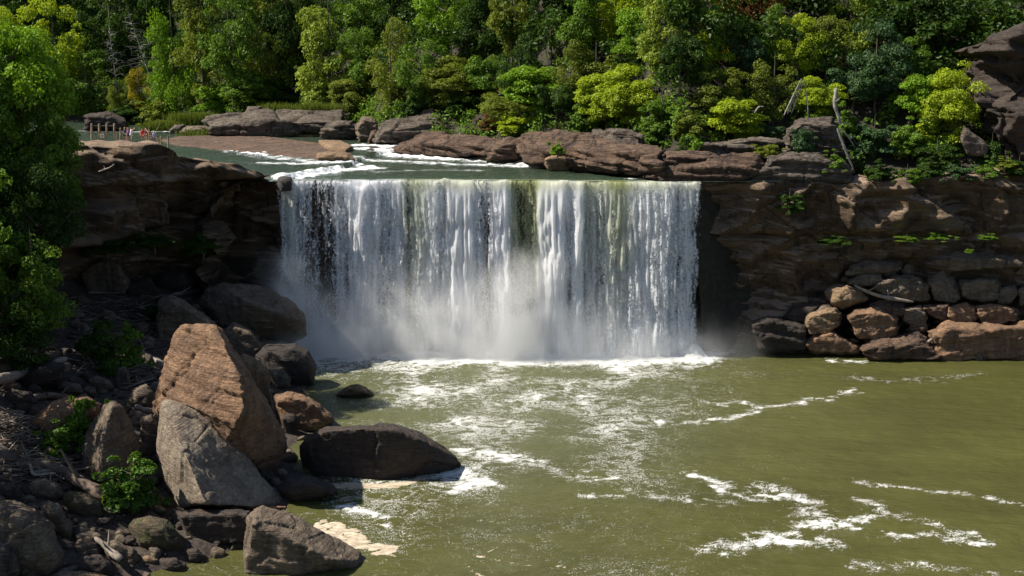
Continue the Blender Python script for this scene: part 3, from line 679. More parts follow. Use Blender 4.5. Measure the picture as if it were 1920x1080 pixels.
lrock('boulder',[(282,545),(295,512),(345,503),(368,528),(350,552)],'smooth shaded boulder below the layered one','dark',group=GB,style='round')
lrock('boulder',[(372,436),(372,410),(442,408),(448,432),(440,452)],'rectangular block high in the left alcove','gray',group=GB,ybot=520,dY=5)
lrock('boulder',[(428,452),(432,428),(515,424),(518,462),(460,462)],'long dark block beside the falls high in the left alcove','dark',group=GB,ybot=520,dY=5)
lrock('boulder',[(430,505),(460,498),(512,505),(540,525),(520,548),(440,538)],'dark boulder between the layered boulder and the falls','dark',group=GB)
lrock('boulder',[(18,720),(50,692),(95,676),(122,680),(122,712),(100,726),(40,738)],'dark rounded boulder beneath the pale leaning log at the left','dark',group=GB,style='round')
lrock('boulder',[(163,712),(180,704),(205,712),(216,728),(200,738),(170,734)],'oval gray boulder behind the tall leafy sapling','gray',group=GB,style='round')
lrock('boulder',[(214,722),(220,690),(234,686),(243,705),(246,728),(230,735)],'upright gray stone between the dark shrub and the tallest boulder','gray',group=GB)
lrock('boulder',[(158,665),(165,648),(185,655),(186,672),(170,680)],'pale small stone among the branches in the shade','gray',group=GB,style='round')
lrock('boulder',[(100,722),(120,715),(150,720),(158,738),(120,745)],'small bluish gray boulder in the shade left of the oval one','gray',group=GB,style='round')
lrock('boulder',[(0,745),(20,728),(60,735),(70,755),(30,765),(0,765)],'dark boulder near the left edge above the tangled branches','dark',group=GB,style='round')
print('left rocks',time.time()-T0)
GR='boulder pile below the right cliff'
RP=[([(1558,558),(1560,541),(1587,534),(1612,541),(1628,560),(1600,573),(1580,582),(1560,570)],148.6,'tan','sunlit tan boulder perched at the left top of the right pile','round'),
([(1546,545),(1562,533),(1582,532),(1575,560),(1560,572),(1548,558)],150,'gray','dark boulder tucked behind the perched tan one','round'),
([(1510,594),(1523,586),(1567,575),(1579,587),(1576,609),(1548,624),(1516,627),(1511,609)],147.6,'tan','tan blocky boulder below the perched one, second row','block'),
([(1587,592),(1602,580),(1636,577),(1665,586),(1682,597),(1681,629),(1648,637),(1611,634),(1602,622)],147,'brown','large square brown boulder in the middle of the right pile','block'),
([(1505,645),(1523,627),(1560,621),(1575,629),(1610,650),(1613,662),(1523,660)],147.4,'brown','long low boulder at the waterline with orange top','block'),
([(1485,630),(1499,624),(1514,625),(1508,640),(1496,648),(1488,645)],147.0,'mossy','small mossy yellow boulder at the left tip of the right pile','round'),
([(1614,648),(1629,635),(1660,634),(1695,631),(1722,623),(1746,641),(1768,660),(1763,672),(1646,670),(1617,660)],145.8,'pink','flat pinkish boulder at the waterline with shadow across it','slab'),
([(1738,620),(1768,607),(1842,610),(1925,606),(1960,625),(1960,672),(1866,677),(1768,675),(1748,648)],146,'brown','largest long brown block at the right waterline','block'),
([(1776,574),(1812,569),(1830,577),(1834,597),(1817,606),(1788,604),(1775,590)],148.2,'brown','lit block left in the upper row over the largest block','block'),
([(1828,575),(1866,569),(1907,577),(1911,600),(1866,609),(1832,604)],148.3,'brown','dark-cracked block right in the row over the largest block','block'),
([(1728,573),(1780,569),(1777,595),(1766,601),(1738,588)],148.5,'pink','shaded pinkish block between middle and upper row blocks','block'),
([(1690,578),(1727,571),(1737,587),(1738,624),(1692,600)],148.3,'gray','dark upright block right of the large square boulder','block'),
([(1628,567),(1663,562),(1698,569),(1694,590),(1677,598),(1641,579)],149,'pink','pink rough slab under the gray driftwood log','slab'),
([(1587,528),(1621,506),(1642,503),(1654,516),(1637,532),(1602,536)],150.6,'gray','gray tilted slab above the perched tan boulder','slab'),
([(1632,543),(1636,528),(1670,517),(1710,514),(1738,531),(1746,560),(1727,566),(1670,556)],150.3,'gray','wide blue-gray boulder in the shaded upper row','block'),
([(1736,518),(1766,505),(1790,521),(1804,548),(1795,568),(1749,560)],150.3,'gray','pyramid-shaped gray boulder in the shaded upper row','wedge'),
([(1801,526),(1832,521),(1868,522),(1877,533),(1873,562),(1842,568),(1801,557)],150.3,'gray','smooth square gray boulder in the shaded upper row','block'),
([(1871,540),(1905,533),(1911,548),(1895,569),(1868,569)],150.2,'gray','small tilted gray boulder near the right edge','block'),
([(1909,540),(1932,530),(1945,567),(1912,573)],150.2,'gray','gray boulder cut by the right edge in the upper row','block'),
([(1586,510),(1602,490),(1636,480),(1689,486),(1687,497),(1626,506),(1597,517)],152,'gray','shaded flat boulder at the very top of the right pile','slab'),
([(1650,507),(1675,502),(1682,516),(1658,520)],151.5,'gray','small shaded block behind the wide blue-gray boulder','block'),
([(1688,507),(1697,495),(1715,495),(1719,513),(1695,516)],151.6,'gray','small cube of rock left of the long shaded ledge','block'),
([(1576,523),(1587,515),(1598,523),(1588,533),(1577,531)],151.2,'mossy','tiny olive boulder left under the tilted slab','round'),
([(1514,584),(1548,569),(1565,577),(1525,594)],149,'gray','dark slab behind the tan blocky boulder','slab'),
([(1470,592),(1492,570),(1545,563),(1525,606),(1511,610),(1480,612)],150,'dark','dark shaded boulder at the left back of the right pile','round'),
([(1404,602),(1440,592),(1510,608),(1518,658),(1420,656)],147.6,'wet','greenish dark wet block between the falls and the right pile','block'),
([(1730,490),(1751,472),(1793,470),(1915,473),(1925,500),(1780,506)],151.5,'gray','long shaded ledge block under the right cliff','slab'),
([(1902,513),(1913,498),(1935,492),(1940,520)],151.2,'gray','shaded stone at the right edge above the upper row','block'),
([(1824,667),(1834,661),(1852,667),(1843,676),(1827,675)],144.2,'pale','tiny pale stone at the foot of the largest block','round'),
([(1752,620),(1775,598),(1800,603),(1835,606),(1830,616),(1780,618)],148.2,'brown','thin lit slab lying on the largest block','slab'),
([(1706,605),(1735,609),(1734,620),(1712,624),(1704,615)],147.6,'pink','small pale pink slab right of the large square boulder','slab')]
for o_,Y_,m_,l_,st_ in RP: rock('boulder',o_,Y_,l_,m_,style=st_,group=GR,thick=min(5.5,max(1.6,.7*np.ptp(np.array(o_)[:,0])*.072)),down=.4 if max(b for a,b in o_)>650 else 0,vx=2.4,rough=1.5,layers=1.6,bed=(.25*math.sin(o_[0][0]),.15,1))
GS='rocks along the far bank of the upper river'
FR=[([(1212,322),(1240,305),(1330,293),(1420,286),(1436,304),(1404,325),(1330,341),(1250,334)],151.5,'pink','broad flat pinkish ledge at the right end of the falls lip',4,'slab'),
([(1402,332),(1440,292),(1480,286),(1530,288),(1575,300),(1600,316),(1598,342),(1500,348),(1420,347)],151,'pale','pale stained ledge rock on the right cliff under the trees',4,'block'),
([(1474,286),(1474,242),(1500,222),(1562,220),(1572,268),(1556,288)],156,'pale','gray rock face beneath the trees above the stained ledge',5,'block'),
([(734,279),(762,264),(800,251),(850,249),(925,262),(955,270),(940,286),(840,289),(760,283)],(198,181),'pink','long pinkish slab with orange water edge behind the rapids',9,'slab'),
([(914,292),(930,266),(950,258),(968,258),(976,288),(945,298)],178,'pink','tilted triangular block at the right end of the long pinkish slab',5,'wedge'),
([(972,265),(1000,253),(1060,248),(1110,246),(1180,262),(1236,276),(1244,308),(1190,320),(1060,313),(990,290)],(174,153),'pink','widest reddish rock shelf on the far bank with a small shrub on it',9,'slab'),
([(1022,297),(1045,290),(1066,289),(1068,311),(1030,310)],164,'tan','small tan block at the water in front of the widest shelf',3,'block'),
([(1103,257),(1115,245),(1165,241),(1208,254),(1202,272),(1117,273)],(166,158),'pale','pale lichen-covered boulder on top of the widest shelf',5,'block'),
([(1233,300),(1250,286),(1330,281),(1345,293),(1300,302),(1240,306)],153.5,'pink','low rock just behind the ledge at the falls lip',4,'slab'),
([(1288,287),(1310,270),(1370,262),(1400,259),(1470,262),(1475,288),(1380,289)],158,'pale','pale stone blocks under the bright yellow tree at right',4,'block'),
([(700,262),(715,228),(800,206),(870,214),(905,245),(895,258),(790,262)],212,'pale','thin-layered gray shale ledge in the shade behind the long slab',8,'slab'),
([(598,247),(612,230),(632,224),(662,225),(680,242),(678,260),(630,263)],226,'pale','rounded gray boulder right of the far striped ledge',6,'round'),
([(672,262),(668,235),(682,217),(700,220),(716,245),(712,264)],219,'gray','upright dark boulder beside the rounded gray one',5,'block'),
([(690,262),(697,245),(706,243),(714,262)],214,'pink','small triangular pink stone in front of the upright dark boulder',3,'wedge'),
([(385,250),(390,222),(430,214),(520,210),(600,209),(642,207),(648,216),(620,232),(560,244),(470,254),(420,253)],238,'pale','long striped gray ledge under the trees across the river',12,'slab'),
([(318,243),(328,234),(345,233),(350,244),(330,247)],244,'pale','small round stone left of the striped ledge',3,'round'),
([(338,246),(352,236),(378,235),(388,246),(360,250)],242,'gray','low flat stone touching the left end of the striped ledge',4,'slab'),
([(158,240),(160,214),(205,210),(236,224),(238,240)],255,'dark','dark rock ledge behind the people across the river',8,'block'),
([(462,212),(465,200),(490,199),(494,213)],242,'pale','whitish stone sitting on the striped ledge',3,'round'),
([(596,290),(612,284),(650,287),(664,298),(622,299)],176,'tan','tan stone at the right tip of the low river slab',4,'slab')]
for o_,Y_,m_,l_,th_,st_ in FR: rock('ledge_rock' if 'ledge' in l_ or 'shelf' in l_ or 'slab' in l_ else 'boulder',o_,Y_,l_,m_,style=st_,group=GS,thick=th_,cat='rock',down=1.0,vx=2.3,bed=(.05,-.05,1),layers=4,rough=1.3)
# low slab in the river
def flatrock(name,px,z0,z1,label,mat,taper=.93):
    a=[G(x,y,z1) for x,y in px];c=np.mean(a,0)
    l=[tuple(p) for p in a]+[((p[0]-c[0])*1.04+c[0],(p[1]-c[1])*1.1+c[1],z0) for p in a]
    base=Vector((c[0],c[1],z0));l=[tuple(Vector(p)-base) for p in l]
    me=rockify(hullmesh([l]),.38,int(px[0][0]),7,.35,(.02,-.06,1),1.5)
    tag(link(name,me,M[mat],loc=base),label,'rock',GS)
flatrock('river_slab',[(300,262),(335,255),(420,252),(520,257),(600,268),(662,285),(665,296),(625,299),(560,287),(480,275),(400,270),(330,271)],ZR-1.5,ZR+.75,'low flat reddish slab lying in the middle of the upper river','pink')
flatrock('river_slab',[(596,262),(640,263),(662,272),(650,280),(610,273)],ZR-1.5,ZR+1.3,'small pale slab beside the rapids right of the low flat slab','tan')
flatrock('river_rock',[(520,331),(533,328),(548,331),(545,336),(525,337)],ZR-1,ZR+.5,'dark wet rock breaking the water at the left of the falls lip','wet')
flatrock('river_rock',[(682,276),(695,273),(712,275),(708,280),(688,281)],ZR-1,ZR+.7,'dark wet rock in the whitewater behind the falls','wet')
# upper right cliff
up=[(66.5,172,41,1800),(67.5,165,42,1820),(68.5,159,43,1850),(72,156.5,44,1890),(80,155,44.5,1960),(100,153,45,2200)]
def uoffs(s_,z,zt): return -3.2*sst(40.6-z,0,1.0)+1.2*sst(35.5-z,0,.8)-1.5*sst(32-z,0,2)+.8*sst(28-z,0,1)
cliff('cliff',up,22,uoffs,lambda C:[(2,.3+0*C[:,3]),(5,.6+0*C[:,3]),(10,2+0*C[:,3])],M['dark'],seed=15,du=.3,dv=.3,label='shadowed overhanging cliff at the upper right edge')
rock('boulder',[(1800,262),(1806,235),(1826,250),(1858,275),(1850,292),(1815,290)],158,'pale lit stone under the hanging yellow tree at right','pale',cat='rock')
rock('boulder',[(1690,345),(1700,325),(1712,328),(1718,345)],150,'small pale stone on the rim of the right cliff','pale',cat='rock')
print('rocks',time.time()-T0)

# ------------------------------------------------------------ vegetation
def tube_mb(paths):
    """paths: list of (pts[n,3], radii[n]) -> V,F"""
    V=[];Fc=[];k=0;ns=6
    for pts,rad in paths:
        pts=np.asarray(pts,float);n=len(pts);tn=np.gradient(pts,axis=0);tn/=np.linalg.norm(tn,axis=1)[:,None]+1e-9
        ref=np.array([0,0,1.]) if abs(tn[0][2])<.8 else np.array([1.,0,0])
        a=np.cross(tn,ref);a/=np.linalg.norm(a,axis=1)[:,None]+1e-9;b=np.cross(tn,a)
        an=np.arange(ns)/ns*2*math.pi
        ringv=pts[:,None,:]+(a[:,None,:]*np.cos(an)[None,:,None]+b[:,None,:]*np.sin(an)[None,:,None])*np.asarray(rad)[:,None,None]
        V.append(ringv.reshape(-1,3))
        i=np.arange(n-1)[:,None]*ns;j=np.arange(ns)[None,:];j2=(j+1)%ns
        Fc.append(np.stack([i+j,i+j2,i+ns+j2,i+ns+j],-1).reshape(-1,4)+k)
        k+=n*ns
    return np.vstack(V),np.vstack(Fc)
def leafquads(pos,nrm,size,r,aspect=1.5,fold=.25):
    n=len(pos);rv=r.normal(size=(n,3));t=np.cross(nrm,rv);t/=np.linalg.norm(t,axis=1)[:,None]+1e-9
    b=np.cross(nrm,t);b/=np.linalg.norm(b,axis=1)[:,None]+1e-9
    s=(size*r.uniform(.6,1.3,n))[:,None] if np.isscalar(size) else (size*r.uniform(.6,1.3,n))[:,None]
    c=pos;f=nrm*s*fold
    V=np.stack([c-t*s*aspect*.5,c+b*s*.42+f*r.uniform(-.5,1,(n,1)),c+t*s*aspect*.55-f,c-b*s*.42+f*r.uniform(-.5,1,(n,1))],1)
    return V.reshape(-1,3),np.arange(n*4).reshape(n,4)
def crown(seed,nclump=55,leaves=150,leaf=.03,kind='round'):
    """crown in unit space: radius .5, height 0..1"""
    r=np.random.default_rng(seed);C=[];RR=[]
    nl=5+nclump//10;lob=[]
    while len(lob)<nl:
        p=r.uniform(-1,1,3)
        if .35<np.linalg.norm(p)<.95: lob.append(p)
    lob=np.array(lob);ls=r.uniform(.16,.36,nl)
    while len(C)<nclump:
        li=r.integers(nl);p=lob[li]+r.normal(size=3)*ls[li]
        if r.random()<.12: p=r.uniform(-1,1,3)*(1.25 if kind=='shrub' else 1)
        q=np.linalg.norm(p)
        if q>(1.35 if kind=='shrub' else 1.12): continue
        z=p[2]
        if kind=='round': c=(p[0]*.40,p[1]*.40,.58+z*.36); rc=r.uniform(.06,.15)
        elif kind=='oval': c=(p[0]*.36*(1-.25*max(0,z)),p[1]*.36,.54+z*.42); rc=r.uniform(.055,.135)
        elif kind=='layer': c=(p[0]*.42,p[1]*.42,.56+z*.40); rc=r.uniform(.11,.18)
        elif kind=='cone': c=(p[0]*.42*(1.05-(z+1)/2),p[1]*.42*(1.05-(z+1)/2),.08+(z+1)/2*.86); rc=r.uniform(.07,.12)
        elif kind=='shrub': c=(p[0]*.40,p[1]*.40,.38+z*.42); rc=r.uniform(.10,.17)*(1 if q<.85 else .5)
        elif kind=='feather': c=(p[0]*.38*(1.1-.5*(z+1)/2)+.05*math.sin(z*4+seed),p[1]*.38,.5+z*.46); rc=r.uniform(.08,.13)
        C.append(c);RR.append(rc)
    C=np.array(C);RR=np.array(RR)
    flat={'layer':.5,'cone':.35,'feather':.55}.get(kind,.62)
    P_=[];Nn=[]
    for c,rc in zip(C,RR):
        m=int(leaves*1.5*(rc/.13)**2)
        d=r.normal(size=(m,3));d/=np.linalg.norm(d,axis=1)[:,None];d[:,2]=np.where(d[:,2]<-.15,-d[:,2]*r.choice([-.6,1],m),d[:,2])
        lump=1+.35*vn(d*1.8+c*9+seed,seed)
        rr=rc*lump*r.uniform(.55,1.06,m)**.6
        p=c+d*rr[:,None]*np.array([1,1,flat]); 
        droop=np.hypot(p[:,0]-c[0],p[:,1]-c[1]); p[:,2]-=droop*droop*(1.6 if kind in('cone','feather') else .8)
        nn=d*.75+np.array([0,0,.75])+r.normal(size=(m,3))*.45
        P_.append(p);Nn.append(nn/np.linalg.norm(nn,axis=1)[:,None])
    P_=np.vstack(P_);Nn=np.vstack(Nn)
    V,Fq=leafquads(P_,Nn,leaf*.82,r)
    return mesh_np('crown_'+kind,V,Fq,False),C
def trunkmesh(seed,C,r0=.022,bare=False,n=14):
    r=np.random.default_rng(seed+100);paths=[]
    zt=.9;z=np.linspace(-.06,zt,9);wx=np.cumsum(r.normal(size=9))*.008;wy=np.cumsum(r.normal(size=9))*.008
    tr=np.stack([wx,wy,z],1);paths.append((tr,r0*(1.05-z/zt*.9)))
    idx=r.choice(len(C),min(n,len(C)),replace=False)
    for i in idx:
        c=C[i];z0=max(.12,min(zt*.92,c[2]-.25*np.hypot(c[0],c[1])-.08));b=np.array([np.interp(z0,z,wx),np.interp(z0,z,wy),z0])
        t=np.linspace(0,1,5)[:,None];p=b+(c-b)*t;p[:,2]+=-.05*np.sin(t[:,0]*math.pi)
        paths.append((p,np.linspace(r0*.42,r0*.12,5)))
    V,Fq=tube_mb(paths);return mesh_np('trunk',V,Fq,True)
PR={}
for k,(kd,nc,lv,lf) in {'r1':('round',60,150,.030),'r2':('round',48,170,.034),'o1':('oval',62,140,.027),'o2':('oval',70,130,.027),'l1':('layer',70,130,.028),'l2':('layer',54,160,.032),
    'f1':('feather',80,110,.024),'f2':('feather',70,120,.026),'c1':('cone',95,85,.022),'s1':('shrub',42,150,.042),'s2':('shrub',34,170,.048)}.items():
    cm,C=crown(hash(k)%97 if False else sum(map(ord,k))*7,nc,lv,lf,kd);PR[k]=(cm,trunkmesh(sum(map(ord,k)),C))
def tree(kind,base,w,h,leafm,label,cat='tree',group=None,name='broadleaf_tree',rz=None,lean=0,trunkmat='bark'):
    cm,tm=PR[kind];r=random.Random(len(label)*31+int(base[0]*13))
    e=empty(name,base,rz if rz is not None else r.uniform(0,6.28));e.scale=(w,w,h);tag(e,label,cat,group)
    c=bpy.data.objects.new('crown',cm);COL.objects.link(c);c.parent=e
    if not cm.materials: cm.materials.append(L['md'])
    c.material_slots[0].link='OBJECT';c.material_slots[0].material=L[leafm]
    if kind[0]!='s' or True:
        t=bpy.data.objects.new('trunk',tm);COL.objects.link(t);t.parent=e
        if not tm.materials: tm.materials.append(M[trunkmat])
    return e
GT='trees on the far hillside'
def ht(px,bot,top,w,kind,leafm,label,Y=None,**kw):
    if Y is None: x,y,z=hit(px,bot,zhill,y0=149)
    else: x,y,z=P(px,bot,Y)
    s=y/F; h=(bot-top)*s*1.05; kw.setdefault('group',GT)
    return tree(kind,(x,y,z-.3),w*s*1.12,h,leafm,label,**kw)
# px, foot, top, width, prototype, leaf colour, label
TREES=[
(20,225,25,105,'o1','yg','pale yellow-green tree at the left edge behind the dark riverside tree'),
(112,228,8,120,'r1','yg','bright yellow-green round-topped tree in the upper left corner'),
(168,226,92,120,'o2','md','mid-green tree with drooping right side below the round yellow-green one'),
(60,150,-60,130,'r2','dk','dark tree behind the yellow-green pair in the upper left corner'),
(215,150,-60,130,'o2','dk','darkest tree crown behind the bare gray trees'),
(150,120,-70,110,'r1','dk','dark green crown at the top edge above the round yellow-green tree'),
(285,140,-50,100,'r2','dk','dark crown at the top edge between bare trees and feathery tree'),
(265,225,112,62,'f2','ye','small yellow-orange sapling beside the bare gray trees'),
(228,225,150,55,'f1','ol','small olive feathery tree left of the yellow-orange sapling'),
(300,238,170,80,'s1','ol','rounded olive shrub on the far shore right of the sapling'),
(245,240,185,85,'s2','dk','dark shrub mass on the far shore behind the people'),
(335,232,-10,105,'f1','br','tall feathery bright green tree left of center-left of the far shore'),
(385,225,-30,125,'o1','ol','tall olive-green tree next to the feathery bright one'),
(440,215,-15,125,'r1','md','wide mid-green tree above the left end of the striped ledge'),
(505,205,-30,120,'o2','ol','olive brown-tinged tree above the middle of the striped ledge'),
(548,200,-40,90,'l1','dk','dark layered tree left of the big light green tree'),
(400,222,140,80,'s1','br','bright low shrub at the foot of the olive-green tree'),
(470,212,140,90,'l1','md','low spreading tree just above the striped ledge'),
(540,208,150,85,'l2','dk','dark low tree above the right half of the striped ledge'),
(620,208,-15,130,'f2','pa','big light yellow-green tree with feathery drooping boughs left of center'),
(605,212,130,95,'s1','pa','light green shrubby tree at the foot of the big light one'),
(672,205,60,100,'o1','md','mid-green tree right of the big light yellow-green one'),
(680,120,-50,120,'r1','md','round crown at the top edge above the mid-green tree'),
(665,222,150,80,'l2','ol','olive layered tree over the rounded gray boulder'),
(735,225,35,110,'o2','ol','olive tree with brownish tips above the upright dark boulder'),
(750,120,-60,110,'r2','dk','dark round crown at the top edge left of center'),
(790,215,80,105,'r1','md','rounded tree above the shale ledge'),
(775,232,170,75,'s2','dk','dark shrub hanging over the left of the shale ledge'),
(840,140,-50,120,'r1','br','bright-tipped crown at the top edge above the shale ledge trees'),
(850,210,110,105,'l1','ol','layered olive tree above the middle of the shale ledge'),
(905,150,-20,110,'o1','dk','dark tall tree directly above the middle of the falls'),
(915,205,95,90,'r2','md','green tree in front of the dark tall one above the falls'),
(870,218,160,70,'s1','dk','dark undergrowth tree at the right end of the shale ledge'),
(960,140,-60,100,'r1','ol','olive crown at the top edge right of the dark tall tree'),
(975,205,60,95,'o2','dk','deep shaded tree left of the bright spreading one'),
(1000,220,125,125,'l2','br','bright green spreading tree above the tilted triangular block'),
(950,248,165,95,'l1','ol','olive-yellow layered tree hanging over the long pinkish slab'),
(975,256,200,90,'s1','yg','yellow-green bush above the tilted triangular block'),
(915,252,205,50,'s2','rb','small brownish bush at the right end of the long pinkish slab'),
(1035,130,-70,110,'r2','dk','dark round crown at the top edge right of center'),
(1045,240,150,85,'r2','dk','dark tree behind the left part of the widest shelf'),
(1090,150,-30,115,'o1','md','tall mid-green tree above the widest shelf'),
(1070,200,75,85,'o2','ol','slim olive tree left of the pale-tipped one'),
(1120,205,70,110,'f1','ol','olive pale-tipped tree above the lichen boulder'),
(1100,245,175,80,'s1','md','mid-green shrub tree behind the lichen boulder'),
(1135,245,140,95,'l2','yg','yellow-green glowing tree behind the lichen boulder'),
(1165,110,-70,110,'r1','yg','yellowish crown at the top edge above the lichen boulder trees'),
(1185,250,130,105,'l1','yg','wide yellow-green tree overhanging right of the lichen boulder'),
(1190,150,20,110,'o1','br','bright green mid-slope tree with orange tips'),
(1245,130,-40,110,'f2','pa','pale yellow-green tall tree in the upper right middle'),
(1240,262,150,95,'s1','md','green bushy tree at the right end of the widest shelf'),
(1275,200,60,90,'r2','dk','dark tree squeezed between two yellow-green ones'),
(1300,120,-70,100,'r2','md','green crown at the top edge left of the yellow tree'),
(1330,170,30,95,'o1','yg','yellow-green tall tree below the yellow-tipped crown'),
(1360,110,-40,85,'f2','ye','bright yellow-tipped crown at the top edge'),
(1345,240,130,110,'r1','ol','olive round tree above the bright yellow low tree'),
(1360,272,185,115,'l2','yg','brightest yellow low tree over the pale stone blocks'),
(1290,266,190,70,'s2','ol','olive bush left of the brightest yellow low tree'),
(1400,190,60,80,'r2','bl','blue-green tree right of the yellow-green tall one'),
(1420,100,-60,100,'r1','rb','brown-tinged crown at the top edge right of the yellow-tipped one'),
(1435,150,10,95,'o2','md','dark-centered green tree with light spots in the upper right'),
(1450,235,95,110,'f1','ol','olive feathery tree behind the slanting bare stems'),
(1440,275,215,70,'s1','bl','blue-green bush on the pale stone blocks'),
(1495,160,30,95,'r1','yg','yellow-green round tree with bright left top'),
(1500,75,-70,110,'r2','dk','dark crown at the top edge right of the brown-tinged one'),
(1550,150,35,95,'o1','ol','tall olive tree above the gray rock face'),
(1530,235,150,85,'l1','yg','yellowish spreading boughs above the gray rock face'),
(1590,110,-50,110,'f2','pa','pale green feathery tree at the top edge in the upper right'),
(1640,210,40,115,'r1','bl','large blue-green tree left of the hanging yellow-green one'),
(1600,225,120,100,'r2','bl','blue-green leafy crown over the fallen gray trunk'),
(1660,85,-60,105,'o1','br','bright green crown at the top edge right of the pale feathery tree'),
(1720,110,-50,115,'l1','dk','dark layered hemlock-like tree left of the top right cliff'),
(1700,165,70,90,'r1','md','mid-green tree under the dark layered one'),
(1635,300,210,95,'s1','bl','rounded blue-green bush hanging over the right cliff rim'),
(1580,275,190,70,'s2','md','green bush below the blue-green leafy crown'),
(1710,240,140,90,'l2','br','bright green spreading tree in the middle of the right slope'),
(1700,300,215,90,'s2','md','dark green bush between the rim bush and the hanging yellow tree'),
(1735,275,215,60,'s1','yg','small yellow-green bush below the bright spreading tree'),
(1780,290,140,100,'l1','yg','hanging yellow-green tree beside the right edge cliff'),
(1815,210,82,110,'f1','yg','tall yellow-green feathery tree in front of the recessed cliff'),
(1755,320,250,100,'s1','dk','dark bush on the right cliff rim near the right edge'),
(1862,64,12,80,'s2','yg','yellow-green bush on top of the overhanging stained block'),
(1905,60,5,70,'s1','br','bright bush at the top right corner above the stained block'),
(1840,215,120,60,'l2','dk','dark boughs hanging at the left edge of the recessed cliff'),
(1855,330,240,60,'s1','dk','dark bush at the foot of the recessed cliff'),
(1820,90,20,60,'r1','md','green tree at the left of the yellow-green bush on the block'),
(1775,60,-30,60,'r2','ol','olive tree left of the pale tan cliff top'),
(1800,130,60,70,'s1','dk','dark shrub at the left foot of the overhanging block'),
(1870,330,285,80,'s2','ol','olive bush on the rim by the right edge'),
(1225,290,225,70,'s2','md','green bush right of the lichen boulder'),
(1300,292,240,70,'s1','dk','dark bush above the low rock behind the ledge'),
(1480,300,262,60,'s2','dk','dark bush between pale stone blocks and gray rock face'),
(1600,335,285,60,'s2','dk','dark bush left of the rim bush'),
(1820,345,300,80,'s1','dk','dark bush in the corner under the recessed cliff'),
(1905,300,225,70,'s2','dk','dark bush in front of the recessed cliff at the right edge'),
]
for a in TREES:
    sh=a[4][0]=='s'
    # trees on the steep right slope stand on rock close behind the rim
    ht(*a,name='shrub' if sh else 'broadleaf_tree',cat='bush' if sh else 'tree')
def ztop(px): pass
# background wood: fills between and behind the named crowns
def leafcloud(name,pts,rad,per,leaf,mat,seed,label=None):
    r=np.random.default_rng(seed);n=len(pts)
    d=r.normal(size=(n*per,3));d/=np.linalg.norm(d,axis=1)[:,None]
    c=np.repeat(pts,per,0);rr=np.repeat(rad,per)
    p=c+d*rr[:,None]*np.array([1,1,.75])*(r.uniform(.5,1.05,(n*per,1)))
    nn=d*.8+np.array([0,0,.6])+r.normal(size=d.shape)*.4;nn/=np.linalg.norm(nn,axis=1)[:,None]
    V,Fq=leafquads(p,nn,leaf,r);me=mesh_np(name,V,Fq,False)
    o=link(name,me,mat);o['kind']='stuff'
    if label:o['label']=label
    return o
r=np.random.default_rng(5)
def scatter(n,x0,x1,d0,d1,h0,h1,rad,seed,vis=True):
    r=np.random.default_rng(seed);X=r.uniform(x0,x1,n);D=r.uniform(d0,d1,n);Y=Yb(X)+D/.86
    Z=zhill(X,Y)+r.uniform(h0,h1,n)
    px,py=proj(X,Y,Z);k=(px>-200)&(px<2120)&(py>-160)
    return np.stack([X,Y,Z],1)[k],r.uniform(*rad,k.sum())
p,q=scatter(2600,-160,110,5,50,.2,3.0,(1.0,2.2),1);leafcloud('undergrowth',p,q,70,.42,L['md'],1,'low green undergrowth between the trees')
p,q=scatter(1500,-170,110,14,75,4,13,(1.8,3.4),2);leafcloud('woodland',p,q,110,.55,L['dk'],2,'dark woodland filling the hillside behind the nearer trees')
p,q=scatter(700,-180,130,45,110,6,16,(2.5,4.5),3);leafcloud('woodland',p,q,110,.7,L['md'],3,'woodland higher up the hillside')
print('trees',time.time()-T0)

# ------------------------------------------------------------ riverside trees on the left bank
for k,(kd,nc,lv,lf) in {'b1':('round',115,190,.024),'b2':('oval',110,180,.024),'g1':('shrub',44,60,.064),'g2':('shrub',30,55,.078)}.items():
    cm,C=crown(sum(map(ord,k))*11,nc,lv,lf,kd);PR[k]=(cm,trunkmesh(sum(map(ord,k)),C,r0=.03 if k[0]=='b' else .012,n=24))
GL='riverside trees on the left bank'
LT=[(40,395,58,215,124,'b1','br','tall bright-topped riverside tree at the left edge, highest of the left bank trees'),
(95,420,190,140,121,'b2','md','mid-green riverside tree beside the people on the cliff'),
(20,560,215,240,118,'b2','dk','dark broad riverside tree behind the sunlit-tipped sapling'),
(-40,420,100,180,119,'b1','md','riverside tree cut off by the left edge'),
(75,640,400,150,112,'f1','md','sunlit-tipped leafy sapling tree at the left under the dark trees'),
(95,560,300,140,117,'b1','dk','dark hanging foliage tree against the left end of the cliff'),
(25,725,545,170,109,'b2','dk','dark low tree at the left edge above the pale leaning log'),
(-30,640,380,170,112,'b1','md','leafy tree at the far left edge beside the sunlit-tipped sapling')]
for px,bot,top,w,Y,k,lm,lab in LT:
    ht(px,bot,top,w,k,lm,lab,Y=Y,group=GL)
def gtree(px,bot,top,w,k,lm,lab,name='leafy_bush',cat='bush',group='bushes among the boulders',fn=zb2,dy=0,Y=None):
    if Y is None: x,y,z=hit(px,bot,fn); 
    else: x,y,z=P(px,bot,Y)
    s=y/F;return tree(k,(x,y+dy,z-.15),w*s*1.1,(bot-top)*s*1.15,lm,lab,cat=cat,group=group,name=name)
r=np.random.default_rng(12);cc=[]
for (x,y,z,n,sp) in ((-52,73,18,46,3.4),(-53,79,18,50,3.4),(-53,84,18,48,3.4),(-52,90,21,52,3.6),(-54,97,22,52,3.6),(-56,104,23,52,3.8),(-57,112,22,56,4.2)):
    cc.append(np.array([x,y,z])+r.normal(size=(n,3))*np.array([.55,.9,1])*sp)
cc=np.vstack(cc);leafcloud('woodland',cc,r.uniform(.7,1.5,len(cc)),150,.28,L['md'],9,'bank woodland just past the left edge')
